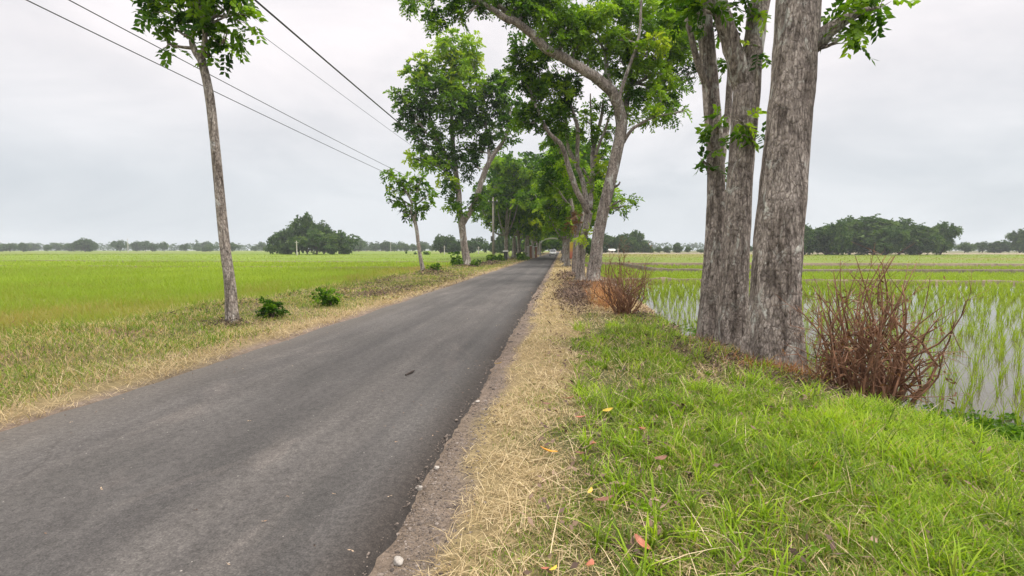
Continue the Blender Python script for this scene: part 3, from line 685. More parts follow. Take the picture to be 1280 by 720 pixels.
# dead red-brown leaf bunches hanging in the slim tree
cl = []
for cx, cy, rx, ry in ((717, 270, 6, 6), (712, 279, 5, 5), (722, 277, 6, 5), (726, 268, 4, 4)):
    d = dA - .5; s = d / F; cl.append((at(cx, cy, d), (rx * s, rx * s, ry * s), .45))
link('dead_leaves', crown_mesh(cl, np.array(treeA.location), .2, .05, .36, 4, 2.2, 'dead_leaves'), LEAF_DEAD, treeA)['label'] = 'withered reddish brown leaf bunch'

# --- big tree of the left row
L1_l = [
 [(584, 334, 4.8, 0), (583, 326, 4.7, 0), (581, 312, 4.4, 0), (579, 295, 4.2, 0), (577, 278, 4.4, 0), (574, 262, 3.8, 0), (573, 240, 3.6, 0), (570, 216, 3.0, .3), (567, 190, 2.8, .4), (565, 165, 2.6, .4), (565, 140, 2.2, .4), (567, 110, 1.7, .4), (568, 75, 1.2, .4)],
 [(578, 281, 3.6, 0), (587, 266, 3.3, 0), (596, 246, 3.2, 0), (602, 226, 3.7, 0), (609, 208, 3.4, 0), (618, 192, 3.0, 0), (628, 178, 2.5, 0), (636, 160, 1.9, 0), (638, 135, 1.3, 0)],
 [(568, 212, 2.4, .3), (558, 196, 2.1, 0), (548, 180, 1.9, -.3), (543, 162, 1.7, -.5), (536, 142, 1.5, -.6), (530, 115, 1.1, -.6), (525, 95, .8, -.6)],
 [(611, 206, 2.2, 0), (611, 180, 1.9, .6), (606, 150, 1.6, .9), (598, 115, 1.2, 1), (592, 85, .9, 1)],
 [(572, 236, 1.8, 0), (556, 214, 1.5, -.6), (538, 203, 1.2, -1), (515, 199, .8, -1.3)],
 [(547, 178, 1.6, -.3), (532, 165, 1.3, -.8), (516, 140, 1.0, -1.2), (505, 125, .7, -1.3)],
]
L1_e = [
 (566, 50, 13, 13, .62, .4), (572, 64, 19, 15, .60, .4), (556, 62, 12, 15, .62, .2), (590, 60, 12, 14, .58, 1), (594, 82, 12, 18, .55, 1), (578, 88, 18, 16, .58, .4), (562, 88, 12, 14, .5, .2), (535, 74, 9, 12, .58, -.6), (522, 82, 11, 11, .55, -.7), (528, 94, 14, 13, .58, -.6), (514, 98, 9, 11, .55, -1), (545, 98, 15, 16, .46, -.3), (562, 110, 16, 15, .52, .2), (583, 112, 18, 16, .56, .4), (598, 108, 10, 14, .45, 1), (527, 115, 17, 15, .38, -.6), (546, 120, 18, 16, .36, -.4), (564, 128, 18, 15, .50, -.6), (584, 130, 17, 15, .48, .2), (500, 115, 9, 9, .45, -1.2), (506, 130, 13, 14, .36, -1.2), (520, 140, 14, 14, .34, -1), (540, 140, 15, 13, .36, -.4), (514, 155, 11, 13, .33, -1), (524, 168, 11, 10, .35, -.8), (530, 180, 9, 8, .4, -.7), (545, 158, 12, 10, .45, -.4), (560, 150, 14, 12, .46, -.4), (580, 148, 14, 13, .44, .2), (596, 140, 11, 14, .4, .8), (590, 165, 13, 12, .36, .5), (574, 168, 10, 12, .36, .2), (600, 120, 7, 10, .5, .8),
 (549, 172, 10, 10, .52, -.6), (540, 190, 12, 9, .4, -.6), (555, 190, 14, 11, .36, -.4), (572, 190, 12, 12, .33, .2), (590, 186, 11, 12, .32, .4), (602, 176, 10, 13, .36, .4), (510, 196, 9, 6, .55, -1.3), (524, 200, 12, 8, .56, -1.2), (538, 206, 13, 9, .54, -1), (553, 208, 11, 9, .46, -.8), (556, 222, 10, 11, .52, -.8), (562, 236, 9, 12, .46, -.7), (566, 254, 9, 10, .48, -.6), (573, 264, 8, 7, .45, -.6), (580, 210, 9, 12, .3, .4), (592, 205, 8, 10, .3, .3), (597, 240, 5, 8, .36, -.2), (588, 256, 4, 5, .4, -.3), (600, 255, 3, 5, .4, -.2),
 (612, 100, 8, 13, .33, .8), (622, 112, 13, 16, .32, .6), (634, 100, 10, 16, .30, .8), (618, 135, 11, 13, .34, .6), (633, 132, 13, 15, .3, .4), (608, 152, 9, 10, .36, .6), (622, 155, 13, 11, .42, .2), (638, 155, 10, 13, .36, .2), (630, 172, 11, 9, .4, 0), (612, 168, 8, 8, .38, .2),
]
L1_e = [(a, b_, c, d, min(1, t * 1.25 + .03) if b_ < 120 or t > .5 else t * .92, e) for a, b_, c, d, t, e in L1_e]  # top light put into the leaf tint: upper clumps lightened, dull lower ones darkened
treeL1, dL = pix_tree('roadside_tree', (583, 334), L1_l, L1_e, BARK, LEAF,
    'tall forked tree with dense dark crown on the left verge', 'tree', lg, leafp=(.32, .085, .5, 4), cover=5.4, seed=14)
# --- slender young tree on the left verge
S_l = [[(528, 343, 2.7, 0), (528, 335, 2.5, 0), (526, 325, 2.4, 0), (523, 305, 2.2, 0), (521, 288, 2.2, 0), (518, 273, 2.2, 0)],
 [(518, 274, 2.2, 0), (514, 264, 1.9, 0), (515, 255, 1.6, 0), (510, 244, 1.2, 0), (500, 228, .8, -.3)], [(518, 274, 2.2, 0), (520, 262, 1.9, 0), (519, 250, 1.6, .2), (523, 236, 1.2, .4), (526, 222, .8, .5)], [(516, 258, 1.1, 0), (503, 250, .8, .4)], [(520, 256, 1.1, 0), (530, 248, .8, -.4)]]
S_e = [(484, 211, 6, 5, .6, -.3), (489, 218, 8, 6, .56, -.3), (496, 226, 9, 7, .52, -.3), (488, 240, 7, 5, .55, 0), (500, 238, 11, 8, .46, -.2), (512, 228, 9, 8, .54, 0), (524, 222, 9, 8, .52, .4), (527, 235, 10, 9, .42, .4), (515, 241, 10, 8, .42, 0), (497, 251, 9, 6, .42, .2), (507, 256, 9, 7, .38, 0), (505, 264, 8, 5, .36, 0), (526, 250, 10, 8, .38, 0), (535, 243, 6, 7, .42, -.3), (524, 262, 9, 6, .36, 0), (536, 256, 5, 5, .4, -.2), (511, 270, 3, 3, .35, 0)]
treeS, dS = pix_tree('young_tree', (528, 343), S_l, S_e, BARK_PALE, LEAF,
    'slender young tree with small sparse crown before the rice field', 'tree', lg, leafp=(.25, .06, .36, 4), cover=4.2, seed=15)

# --- second slender tree further left and closer
S2_l = [[(291, 405, 7.2, 0), (290, 390, 6.8, 0), (287, 355, 6.4, 0), (279, 290, 5.8, 0), (270, 190, 5.4, 0), (262, 120, 5.2, 0), (252, 75, 4.6, 0)],
 [(252, 78, 4.0, 0), (242, 60, 3.6, 0), (240, 45, 3.2, 0), (248, 20, 2.8, 0), (255, -15, 2.2, 0), (262, -60, 1.4, 0)], [(253, 72, 3.6, 0), (256, 45, 3.0, -.2), (252, 15, 2.6, -.3), (240, -20, 2.2, -.4), (225, -70, 1.4, -.4)], [(250, 12, 2.0, -.2), (220, -12, 1.6, .2), (190, -30, 1.0, .3)], [(256, 30, 2.0, 0), (285, 8, 1.5, -.3), (305, -15, 1.0, -.4)]]
S2_e = [(205, 12, 24, 18, .42, .2), (185, 2, 18, 12, .46, .3), (222, 38, 20, 16, .38, 0), (210, 55, 12, 9, .38, 0), (255, 25, 26, 20, .38, -.2), (240, 5, 26, 18, .4, -.4), (285, 20, 24, 20, .4, -.4), (305, 18, 15, 14, .42, -.4), (282, 48, 18, 13, .36, -.2), (262, 68, 9, 8, .36, 0), (235, -25, 40, 24, .42, -.4), (280, -25, 38, 24, .44, -.2), (200, -30, 30, 20, .42, .2), (240, -70, 50, 26, .46, 0), (290, -60, 30, 24, .46, 0)]
pix_tree('young_tree', (291, 405), S2_l, S2_e, BARK_PALE, LEAF,
    'slender leaning tree at the left, its crown cut by the top edge', 'tree', lg, leafp=(.16, .042, .28, 5), cover=4.5, seed=16)

# --- near trunks on the bank at the right
def near_tree(base_px, limbs, ells, label, seed, bark=BARK):
    return pix_tree('roadside_tree', base_px, limbs, ells, bark, LEAF, label, 'tree', 'trees on the paddy bank at the right', leafp=(.14, .032, .26, 6), cover=4.5, seed=seed)
near_tree((968, 448), [[(968, 450, 34, 0), (969, 425, 31, 0), (970, 390, 28, 0), (973, 320, 27, 0), (981, 200, 26, 0), (990, 100, 25, 0), (998, 0, 25, 0), (1006, -120, 24, 0), (1012, -240, 22, .2), (1010, -330, 18, .2)],
   [(1012, 62, 12, 0), (1030, 44, 10, -.1), (1048, 30, 8, -.2), (1070, 18, 5, -.3), (1092, 10, 3, -.3)],
   [(1010, -300, 14, .2), (1060, -420, 10, .4), (1120, -520, 7, .6)], [(1010, -300, 14, .2), (960, -420, 10, 0), (900, -520, 7, -.2)]],
   [(1062, 28, 20, 13, .40, -.3), (1080, 12, 24, 16, .42, -.3), (1100, 10, 18, 14, .44, -.3), (1056, 46, 9, 10, .38, -.3), (1088, -14, 30, 14, .44, -.2), (1120, -520, 90, 60, .46, .6), (900, -520, 90, 60, .46, -.2), (1010, -560, 100, 60, .5, .2)],
   'thickest near trunk on the paddy bank at the right', 21)
near_tree((916, 428), [[(916, 430, 20, 0), (916, 410, 18, 0), (918, 380, 16.5, 0), (921, 300, 15.5, 0), (926, 200, 15, 0), (932, 110, 15, 0)],
   [(932, 115, 13, 0), (944, 40, 12, .1), (955, -40, 11, .2), (965, -160, 9, .4)], [(931, 118, 12, 0), (915, 60, 11, -.1), (898, 0, 10, -.2), (880, -80, 9, -.3), (865, -180, 7, -.4)], [(924, 255, 5, 0), (938, 190, 4.5, -.2), (946, 120, 4, -.3), (950, 60, 3, -.3)]],
   [(880, 12, 18, 16, .36, -.2), (870, -20, 24, 18, .38, -.3), (905, -10, 18, 14, .36, 0), (935, 8, 14, 16, .42, 0), (950, 60, 8, 12, .44, -.3), (925, 150, 14, 12, .62, -.5), (938, 168, 8, 7, .5, -.4), (900, 40, 12, 11, .36, .2), (965, -170, 70, 50, .44, .4), (865, -180, 50, 40, .4, -.4)],
   'grey bank tree forking high, between the thickest and thinnest near trunks', 22)
near_tree((887, 420), [[(887, 421, 15, 0), (887, 402, 13, 0), (889, 370, 12, 0), (893, 300, 11, 0), (895, 220, 10.5, 0), (890, 140, 10, 0), (884, 60, 9.5, 0), (876, -40, 8, 0), (870, -140, 6, 0)],
   [(894, 235, 5, 0), (905, 180, 4.5, .2), (912, 110, 4, .4), (913, 40, 3, .5)], [(888, 120, 5, 0), (870, 70, 4, -.2), (858, 20, 3, -.3)]],
   [(860, 14, 12, 12, .36, -.3), (858, -14, 20, 14, .38, -.3), (892, 30, 12, 12, .36, .1), (912, 70, 9, 12, .4, .4), (895, 150, 9, 10, .36, -.3), (888, 178, 8, 8, .34, -.2), (878, 200, 6, 6, .36, -.2), (904, 208, 7, 6, .4, .2), (870, -150, 50, 40, .42, 0)],
   'thinnest near trunk on the paddy bank at the right', 23, BARK)

# --- generic trees: one of each kind is grown, the others are copies
def gen_tree(name, H, cr, tr, seed, bark, leaf, leafp, cover, nl=5, low=.28, tint=.4, flat=1.0):
    global rng
    save = rng; rng = np.random.default_rng(seed)
    base = np.zeros(3); zf = H * low
    lean = rng.normal(size=2) * .03 * H
    top = np.array([lean[0], lean[1], H * .82])
    limbs = [([np.array([0, 0, -.15]), np.array([0, 0, .25]), np.array([lean[0] * .2, lean[1] * .2, zf]), (top + [0, 0, zf]) / 2 + rng.normal(size=3) * [.3, .3, 0], top], [tr * 1.5, tr * 1.1, tr * .85, tr * .5, tr * .12])]
    cl = []
    for i in range(nl):
        a = 2 * math.pi * i / nl + rng.uniform(-.4, .4); z0 = zf * rng.uniform(.8, 1.3); L = cr * rng.uniform(.65, 1.0); zt = H * rng.uniform(.45, .85)
        s = np.array([lean[0] * .3, lean[1] * .3, z0]); e = np.array([math.cos(a) * L, math.sin(a) * L, zt])
        m1 = s * .55 + e * .45 + np.array([0, 0, -.08 * H + rng.normal() * .2])
        limbs.append(([s, m1, e], [tr * .5, tr * .34, tr * .1]))
        for k in range(5):
            t = rng.uniform(.45, 1.1); p = s * (1 - t) + e * t + rng.normal(size=3) * cr * .2 * np.array([1, 1, .7]); q = cr * rng.uniform(.22, .36)
            cl.append((p, (q, q, q * .8 * flat), tint + rng.normal() * .08))
    for k in range(int(nl * 1.6)):
        p = np.array([lean[0], lean[1], H * rng.uniform(.62, .9)]) + rng.normal(size=3) * cr * .3 * np.array([1, 1, .3]); q = cr * rng.uniform(.24, .38)
        cl.append((p, (q, q, q * .85 * flat), tint + .05 + rng.normal() * .08))
    root = link(name, None)
    grow(limbs, cl, base, sides=9, seed=seed).build('trunk', bark, root, smooth=True)
    link('crown', crown_mesh(cl, base, *leafp, cover), leaf, root)
    rng = save
    return root
used = set()
def place(proto, x, y, rz, s, label, cat, group, sz=None, z=None):
    o = proto
    if proto.name in used:
        o = proto.copy(); COL.objects.link(o)
        for c in list(proto.children):
            d = c.copy(); COL.objects.link(d); d.parent = o
    used.add(proto.name)
    o.location = (x, y, float(terrain(x, y)) if z is None else z); o.rotation_euler = (0, 0, rz)
    o.scale = (s, s, s if sz is None else sz)
    return tag(o, label, cat, group)
rowA = gen_tree('roadside_tree', 17, 4.6, .30, 31, BARK_PALE, LEAF, (.38, .12, .6, 4), 4.2, 6, .22, .50)
rowB = gen_tree('roadside_tree', 18, 5.2, .34, 32, BARK, LEAF, (.40, .13, .6, 4), 4.6, 7, .18, .42)
rowC = gen_tree('roadside_tree', 14, 4.2, .26, 33, BARK_PALE, LEAF, (.38, .12, .6, 4), 3.8, 6, .26, .60)
# left row beyond the big tree
place(rowA, -8.6, 76, .4, 1.0, 'pale-limbed tree in the left row next to the wooden pole', 'tree', lg, 1.08)
place(rowB, -8.0, 93, 1.9, 1.0, 'dark dense tree in the left row, second beyond the pole', 'tree', lg, 1.1)
place(rowC, -7.6, 112, 2.6, 1.15, 'light green tree in the left row before the white pillars', 'tree', lg)
place(rowB, -7.4, 128, 3.9, 1.05, 'dark tree in the left row beside the arch', 'tree', lg)
place(rowA, -7.2, 146, 5.0, 1.1, 'tree in the left row just past the arch', 'tree', lg)
place(rowB, -7.4, 168, .9, 1.15, 'farthest tree of the left row', 'tree', lg)
# right row
place(rowC, .62, 46, 1.2, .80, 'small pale tree in the right row behind the slim trunk', 'tree', rg)
place(rowA, .65, 59, 2.4, 1.05, 'pale-limbed tree in the right row before the yellow banner', 'tree', rg)
place(rowB, 1.0, 77, 4.2, 1.08, 'dark tree in the right row behind the yellow banner', 'tree', rg)
place(rowC, .9, 92, 5.2, 1.3, 'light green tree in the right row short of the arch', 'tree', rg)
place(rowA, 1.9, 108, .2, 1.0, 'tree in the right row level with the pale car', 'tree', rg)
place(rowB, 2.2, 127, 2.0, 1.0, 'dark tree in the right row beside the arch', 'tree', rg)
place(rowB, 2.0, 150, 3.3, 1.05, 'tree in the right row past the arch', 'tree', rg)
place(rowC, 1.5, 172, 4.3, 1.3, 'farthest tree of the right row', 'tree', rg)
place(rowA, .45, 68, 3.3, .95, 'slim pale tree in the right row just past the yellow banner', 'tree', rg, 1.1)
place(rowC, .75, 84, 1.0, 1.1, 'light crowned tree in the right row well past the banner', 'tree', rg)
place(rowC, -8.2, 84.5, 3.0, 1.2, 'light crowned tree in the left row just past the black cabinet', 'tree', lg)
place(rowC, -7.4, 103, .7, 1.25, 'light crowned tree in the left row near the pillars', 'tree', lg)
eg = 'trees closing the end of the road'
for x, y, rz, s in ((-3.6, 205, .3, 1.0), (0.5, 212, 1.4, 1.0), (-9, 200, 2.2, 1.05), (5, 205, 3.1, .95), (-14, 214, 4, 1.0)):
    place(rowB, x, y, rz, s, 'dense dark tree closing the far end of the road', 'tree', eg)

bushy = gen_tree('roadside_bush', 6, 3.6, .12, 35, BARK_DARK, LEAF, (.42, .15, .6, 3), 4.5, 6, .08, .38)
for x, y, rz, s in ((-2.5, 196, 0, 1.2), (-7, 190, 1, 1.1), (1.5, 192, 2, 1.1), (4.5, 180, 3, 1.1), (-10.5, 176, 4, 1.1), (4.2, 140, 2.5, .9), (4.6, 100, 3.4, .8)):
    place(bushy, x, y, rz, s, 'dense bush at the foot of the far roadside trees', 'bush', 'bushes at the far end of the road')
# far trees over the fields
farA = gen_tree('field_tree', 12, 6.2, .35, 41, BARK_DARK, LEAF_FAR, (.8, .28, .9, 3), 4.5, 9, .09, .42, 1.0)
farB = gen_tree('field_tree', 11, 6.0, .3, 42, BARK_DARK, LEAF_FAR, (.75, .24, 1.0, 3), 5, 9, .06, .55, .9)
farC = gen_tree('field_tree', 9, 5.0, .25, 43, BARK_DARK, LEAF_FAR, (.7, .26, .8, 3), 4, 5, .25, .5, .9)
def far(proto, px, ybase, ytop, label, group, wid=1.0, dist=None):
    """a far tree whose top shows at ytop, standing dist metres off"""
    d = dist; p = at(px, 312, d); top = at(px, ytop, d)[2]
    h = {farA: 12, farB: 11, farC: 9}[proto] * .93
    s = (top + .45) / h
    place(proto, p[0], p[1], rng.uniform(0, 6.28), s * wid * rng.uniform(.55, 1.0), label, 'tree', group, s * rng.uniform(.68, 1.12), -.45)
g1, g2, g3, g4, g5 = ('dark trees beyond the left field', 'feathery trees beyond the right paddy', 'low trees beyond the right paddy', 'hazy trees across the left field', 'tall trees at the left beyond the field')
for px, yt, d, pr, w in ((551, 299, 210, farA, .9), (560, 294, 215, farA, 1), (571, 296, 205, farA, 1), (587, 298, 220, farA, 1), (598, 299, 225, farC, 1.2), (608, 303, 215, farC, 1), (618, 300, 205, farA, 1), (630, 292, 190, farB, 1), (643, 297, 200, farA, 1), (655, 300, 205, farA, 1)):
    far(pr, px, 316, yt, 'dark round-crowned tree beyond the left field', g1, w, d)
for px, yt, d, pr, w in ((757, 292, 215, farB, 1.0), (768, 293, 225, farB, 1), (780, 289, 215, farB, 1.05), (793, 291, 215, farB, 1.1), (803, 299, 220, farB, 1), (788, 297, 205, farB, .9), (773, 299, 210, farB, .9), (812, 306, 225, farB, 1)):
    far(pr, px, 320, yt, 'feathery green tree in the clump beyond the right paddy', g2, w, d)
for px, yt, d, pr, w in ((823, 308, 240, farC, 1.1), (834, 306, 240, farA, 1), (846, 302, 235, farB, 1), (860, 307, 240, farC, 1.2), (876, 309, 240, farC, 1.2), (1206, 302, 215, farC, 1.2), (1228, 304, 220, farC, 1.3), (1250, 298, 215, farA, 1), (1275, 292, 200, farB, 1), (892, 306, 235, farA, 1.1), (912, 307, 240, farC, 1.3), (936, 305, 235, farC, 1.2), (958, 303, 230, farA, 1)):
    far(pr, px, 320, yt, 'low green tree in the far line beyond the right paddy', g3, w, d)
g6 = 'tall clump of trees at the right beyond the paddy'
for px, yt, d, pr, w in ((1006, 284, 150, farB, 1), (1032, 272, 150, farB, 1), (1062, 266, 152, farB, 1), (1092, 264, 150, farB, 1.05), (1124, 268, 150, farB, 1), (1150, 274, 148, farB, 1), (1176, 284, 152, farB, 1), (1048, 284, 142, farB, .9), (1108, 282, 142, farB, .9)):
    far(pr, px, 322, yt, 'bushy tree in the tall clump beyond the right paddy', g6, w, d)
for px, yt, d, pr, w in ((470, 303, 420, farC, 1), (477, 304, 430, farC, 1), (493, 303, 380, farC, 1.2), (500, 304, 390, farC, 1), (506, 303.5, 385, farC, 1.1), (516, 305, 400, farC, 1), (446, 307, 430, farC, 1.3), (458, 306, 440, farC, 1.3), (530, 306, 400, farC, 1.1), (540, 306.5, 380, farC, 1), (150, 300, 400, farC, 1.2), (182, 299, 390, farC, 1), (205, 303, 380, farC, 1.1), (232, 302, 390, farC, 1.1), (262, 304, 400, farC, 1.2), (110, 304, 420, farC, 1.3), (70, 305, 430, farC, 1.4), (30, 304, 430, farC, 1.4), (290, 304, 420, farC, 1.2), (318, 305, 410, farC, 1.3)):
    far(pr, px, 314, yt, 'small hazy tree in the line across the left field', g4, w, d)
for px, yt, d, pr, w in ((338, 303, 160, farC, 1.1), (346, 294, 172, farA, .9), (356, 300, 158, farB, .8), (364, 284, 168, farA, .9), (374, 291, 158, farC, 1.1), (384, 278, 165, farB, .9), (396, 288, 156, farC, 1.2), (405, 281, 170, farA, .9), (414, 298, 158, farB, .8), (424, 290, 172, farC, 1.1), (431, 303, 165, farB, .9)):
    far(pr, px, 318, yt, 'dark tree in the tall clump beyond the left field', g5, w, d)

hr = np.random.default_rng(77)
for px in list(hr.uniform(-30, 335, 26)) + list(hr.uniform(440, 548, 12)):
    far(farC if hr.random() < .6 else farA, float(px), 314, float(hr.uniform(300.5, 307.5)), 'small hazy tree in the line across the left field', g4, 1.1, float(hr.uniform(330, 520)))
# one far wood along the horizon, read as a mass
cl = []
for px in np.arange(-120, 1400, 7):
    if 560 < px < 740: continue
    d = 720 + rng.uniform(-60, 60); yt = 303.2 + 1.5 * math.sin(px * .021) + 1.2 * math.sin(px * .06 + 1) + .8 * math.sin(px * .15) + rng.uniform(-1, 1)
    p = at(px, 312, d); h = max(5, at(px, yt, d)[2])
    cl.append((np.array([p[0], p[1], h * .45]), (9, 7, h * .55), .4))
tag(link('woods', crown_mesh(cl, np.zeros(3), 1.7, .7, 1.8, 3, 2.2, 'woods'), LEAF_FAR), 'hazy belt of woods along the horizon', 'woods', kind='stuff')

# ------------------------------------------------------------------ rice on the left
def canopy(x0, x1, y0, y1, z, nx, ny, t, tv, amp):
    xs = np.linspace(x0, x1, nx); ys = np.linspace(y0, y1, ny); X, Y = np.meshgrid(xs, ys)
    Z = z + amp * nz(X, Y, 1.3, 3) + amp * .6 * rng.normal(size=X.shape)
    Z[0, :] = Z[-1, :] = -.5; Z[:, 0] = Z[:, -1] = -.5
    K = t + tv * nz(X, Y, .12, 6) + .5 * tv * rng.normal(size=X.shape)
    i = np.arange(nx * ny).reshape(ny, nx)
    return np.stack([X, Y, Z], -1).reshape(-1, 3), np.stack([i[:-1, :-1], i[:-1, 1:], i[1:, 1:], i[1:, :-1]], -1).reshape(-1, 4), None, K.ravel()
parts = []
def hills(x0, x1, y0, y1, sp, nb, h, w, tint_f, jit=.06, m=120):
    xs = np.arange(x0, x1, sp); ys = np.arange(y0, y1, sp)
    X, Y = np.meshgrid(xs, ys); X = X.ravel() + rng.normal(size=X.size) * jit; Y = Y.ravel() + rng.normal(size=Y.size) * jit
    P = np.stack([X, Y, terrain(X, Y)], 1); P = P[inview(P, m)]
    P = np.repeat(P, nb, 0); n = len(P); P[:, :2] += rng.normal(size=(n, 2)) * sp * .14
    return blades(P, h * rng.uniform(.7, 1.25, n), w * rng.uniform(.7, 1.3, n), rng.uniform(.03, .4, n), tint_f(P[:, 0], P[:, 1]) + rng.normal(size=n) * .09, .45)
def lt(X, Y):
    d = XF - X
    return .62 + .17 * nz(X, Y, .13, 5) + .1 * nz(X, Y, .9, 7) - .42 * (1 - sst((d - 1.5 - 2.0 * nz(X, Y, .4, 3)) / 6.0)) * (.75 + .35 * nz(X, Y, 1.3, 2))
parts.append(hills(-26, XF - .1, 6.5, 20, .21, 8, .44, .011, lt))
parts.append(hills(-44, XF - .1, 20, 36, .30, 8, .46, .022, lt))
parts.append(hills(-70, XF - .1, 36, 46.5, .5, 8, .48, .045, lt))
parts.append(hills(-95, XF - .3, 47.2, 66.5, .8, 8, .45, .08, lambda X, Y: lt(X, Y) + .10))
ye = [67.5, 84, 106, 135, 170, 215, 280, 370, 480, 640]
for i in range(len(ye) - 1):
    y0, y1 = ye[i], ye[i + 1] - (1.2 + i * .7); x = XF - .4
    while x > -620:
        wd = rng.uniform(26, 60) * (1 + i * .25); t = rng.choice([.42, .55, .66, .74, .6], 1)[0]
        parts.append(canopy(x - wd, x - .8, y0, y1, -.02 + rng.uniform(-.06, .05), int(14 + wd / 3), 14, t, .09, .035))
        if i < 4 and x > -160:
            n = int(wd * (y1 - y0) * (2.2 - .4 * i)); P = np.stack([rng.uniform(x - wd + 1, x - 1.5, n), rng.uniform(y0 + .5, y1 - .5, n), np.full(n, -.15)], 1); P = P[inview(P)]; n = len(P)
            parts.append(blades(P, rng.uniform(.2, .34, n), np.full(n, .11 + .05 * i), rng.uniform(0, .5, n), t + rng.normal(size=n) * .13, .4))
        x -= wd
V, Q, T, K = join(parts)
tag(link('rice_crop', np_mesh('rice_crop', V, Q, T, K, smooth=False), RICE), 'yellow-green rice filling the fields on the left', 'rice', kind='stuff')

# ------------------------------------------------------------------ right paddies
wm, nt, b = new_mat('paddy_water')
b.inputs['Base Color'].default_value = (.075, .062, .042, 1); b.inputs['Roughness'].default_value = .06; b.inputs['IOR'].default_value = 1.33; b.inputs['Specular IOR Level'].default_value = .9
bump(nt, b, noise(nt, 9, 3, .5, coords(nt)).outputs[0], .12, .01)
wy = np.linspace(-20, 29.5, 90); wj = 12
wv = [(float(bank(y)) + .05 + (34 - float(bank(y))) * j / wj, y, -.34) for y in wy for j in range(wj + 1)]
i = np.arange(len(wv)).reshape(len(wy), wj + 1)
tag(link('paddy_water', np_mesh('paddy_water', wv, np.stack([i[:-1, :-1], i[:-1, 1:], i[1:, 1:], i[1:, :-1]], -1).reshape(-1, 4)), wm), 'shallow water standing in the near right paddy', 'water', kind='structure')
parts = []
def seed_f(X, Y): return .72 + .12 * nz(X, Y, .5, 3)
def seedlings(x0, x1, y0, y1, sx_, sy_, nb, h, w):
    xs = np.arange(x0, x1, sx_); ys = np.arange(y0, y1, sy_)
    X, Y = np.meshgrid(xs, ys); X = X.ravel() + .12 * np.sin(Y.ravel() * .55 + X.ravel()) + rng.normal(size=X.size) * .055; Y = Y.ravel() + rng.normal(size=Y.size) * .09
    k = (X > bank(Y) + .55 + .2 * nz(X, Y, 2, 4)) & (rng.random(X.size) > .12 + .25 * (nz(X, Y, .8, 11) > .75)); X, Y = X[k], Y[k]
    P = np.stack([X, Y, np.full(len(X), -.37)], 1); P = P[inview(P)]
    P = np.repeat(P, nb, 0); n = len(P); P[:, :2] += rng.normal(size=(n, 2)) * .018
    return blades(P, h * rng.uniform(.6, 1.2, n), w * rng.uniform(.7, 1.3, n), rng.uniform(.02, .32, n), seed_f(P[:, 0], P[:, 1]) + rng.normal(size=n) * .1, .4)
parts.append(seedlings(2.6, 22, 3, 12, .32, .32, 10, .40, .0085))
parts.append(seedlings(2.6, 34, 12, 20, .36, .42, 9, .38, .012))
parts.append(seedlings(2.6, 34, 20, 29.3, .36, .45, 9, .40, .022))
def r2(X, Y): return .68 + .06 * nz(X, Y, .3, 3)
parts.append(hills(34.5, 60, 12, 30, .8, 8, .4, .06, r2)); 
parts.append(hills(2.9, 62, 30.3, 44, .42, 8, .46, .045, r2))
parts.append(hills(9.2, 95, 44, 62, .8, 8, .42, .08, lambda X, Y: r2(X, Y) - .1))
parts.append(hills(2.9, 7.6, 45, 62, .6, 8, .4, .07, r2))
ye = [64, 84, 108, 140, 185]
for i in range(len(ye) - 1):
    y0, y1 = ye[i], ye[i + 1] - (1.0 + i); x = 2.9
    while x < 330:
        wd = rng.uniform(30, 70) * (1 + i * .2); t = rng.choice([.42, .5, .58, .35], 1)[0] - .03 * i
        parts.append(canopy(x + .6, x + wd, y0, y1, -.06, int(14 + wd / 3), 12, t, .08, .035))
        n = int(wd * (y1 - y0) * 1.2) if x < 160 else 0
        if n:
            P = np.stack([rng.uniform(x + 1, x + wd - 1, n), rng.uniform(y0 + .5, y1 - .5, n), np.full(n, -.18)], 1); P = P[inview(P)]; n = len(P)
            parts.append(blades(P, rng.uniform(.18, .3, n), np.full(n, .12 + .05 * i), rng.uniform(0, .5, n), t + rng.normal(size=n) * .12, .4))
        x += wd
V, Q, T, K = join(parts)
tag(link('rice_seedlings', np_mesh('rice_seedlings', V, Q, T, K, smooth=False), RICE), 'green rice seedlings in rows in the right paddies', 'rice', kind='stuff')
# earth bunds between the paddies
BUND = plain('bund_earth', (.17, .13, .085), .95, .4, 3); BUND_D = plain('bund_dark', (.12, .10, .065), .95, .4, 3)
def bund(pts, w, h, mat, label):
    V = []; pts, _ = smooth_path([np.array([*p, 0.]) for p in pts], [1] * len(pts), 14)
    for i, p in enumerate(pts):
        t = pts[min(i + 1, len(pts) - 1)] - pts[max(i - 1, 0)]; n = np.array([-t[1], t[0], 0]); n /= np.linalg.norm(n)
        for s_, z in ((-1.2, -.55), (-.6, 0), (-.25, .04), (.25, .05), (.6, 0), (1.2, -.55)):
            q = p + n * s_ * w * (1 + .15 * rng.normal()); V.append((q[0], q[1], (h if z > -.5 else 0) + z + .03 * rng.normal() - (.28 if z > -.5 else 0)))
    Q = [(i * 6 + j, i * 6 + j + 1, i * 6 + j + 7, i * 6 + j + 6) for i in range(len(pts) - 1) for j in range(5)]
    tag(link('earth_bund', np_mesh('earth_bund', V, Q), mat), label, 'bund', kind='structure')
bund([(2.6, 29.9), (14, 30.1), (34, 29.8), (62, 30.3)], .16, .08, BUND, 'pale low bund closing the flooded paddy')
bund([(7.2, 66), (8.2, 54), (8.6, 46), (9.4, 44.2), (13, 43.6), (64, 44.0)], .22, .16, BUND_D, 'dark bund bending across the green paddies')
bund([(34.2, 8), (34.1, 18), (34.4, 29.5)], .3, .16, BUND, 'low bund at the far side of the flooded paddy')
bund([(2.8, 63), (30, 63.3), (100, 62.8)], .3, .18, BUND, 'pale bund behind the dark one')
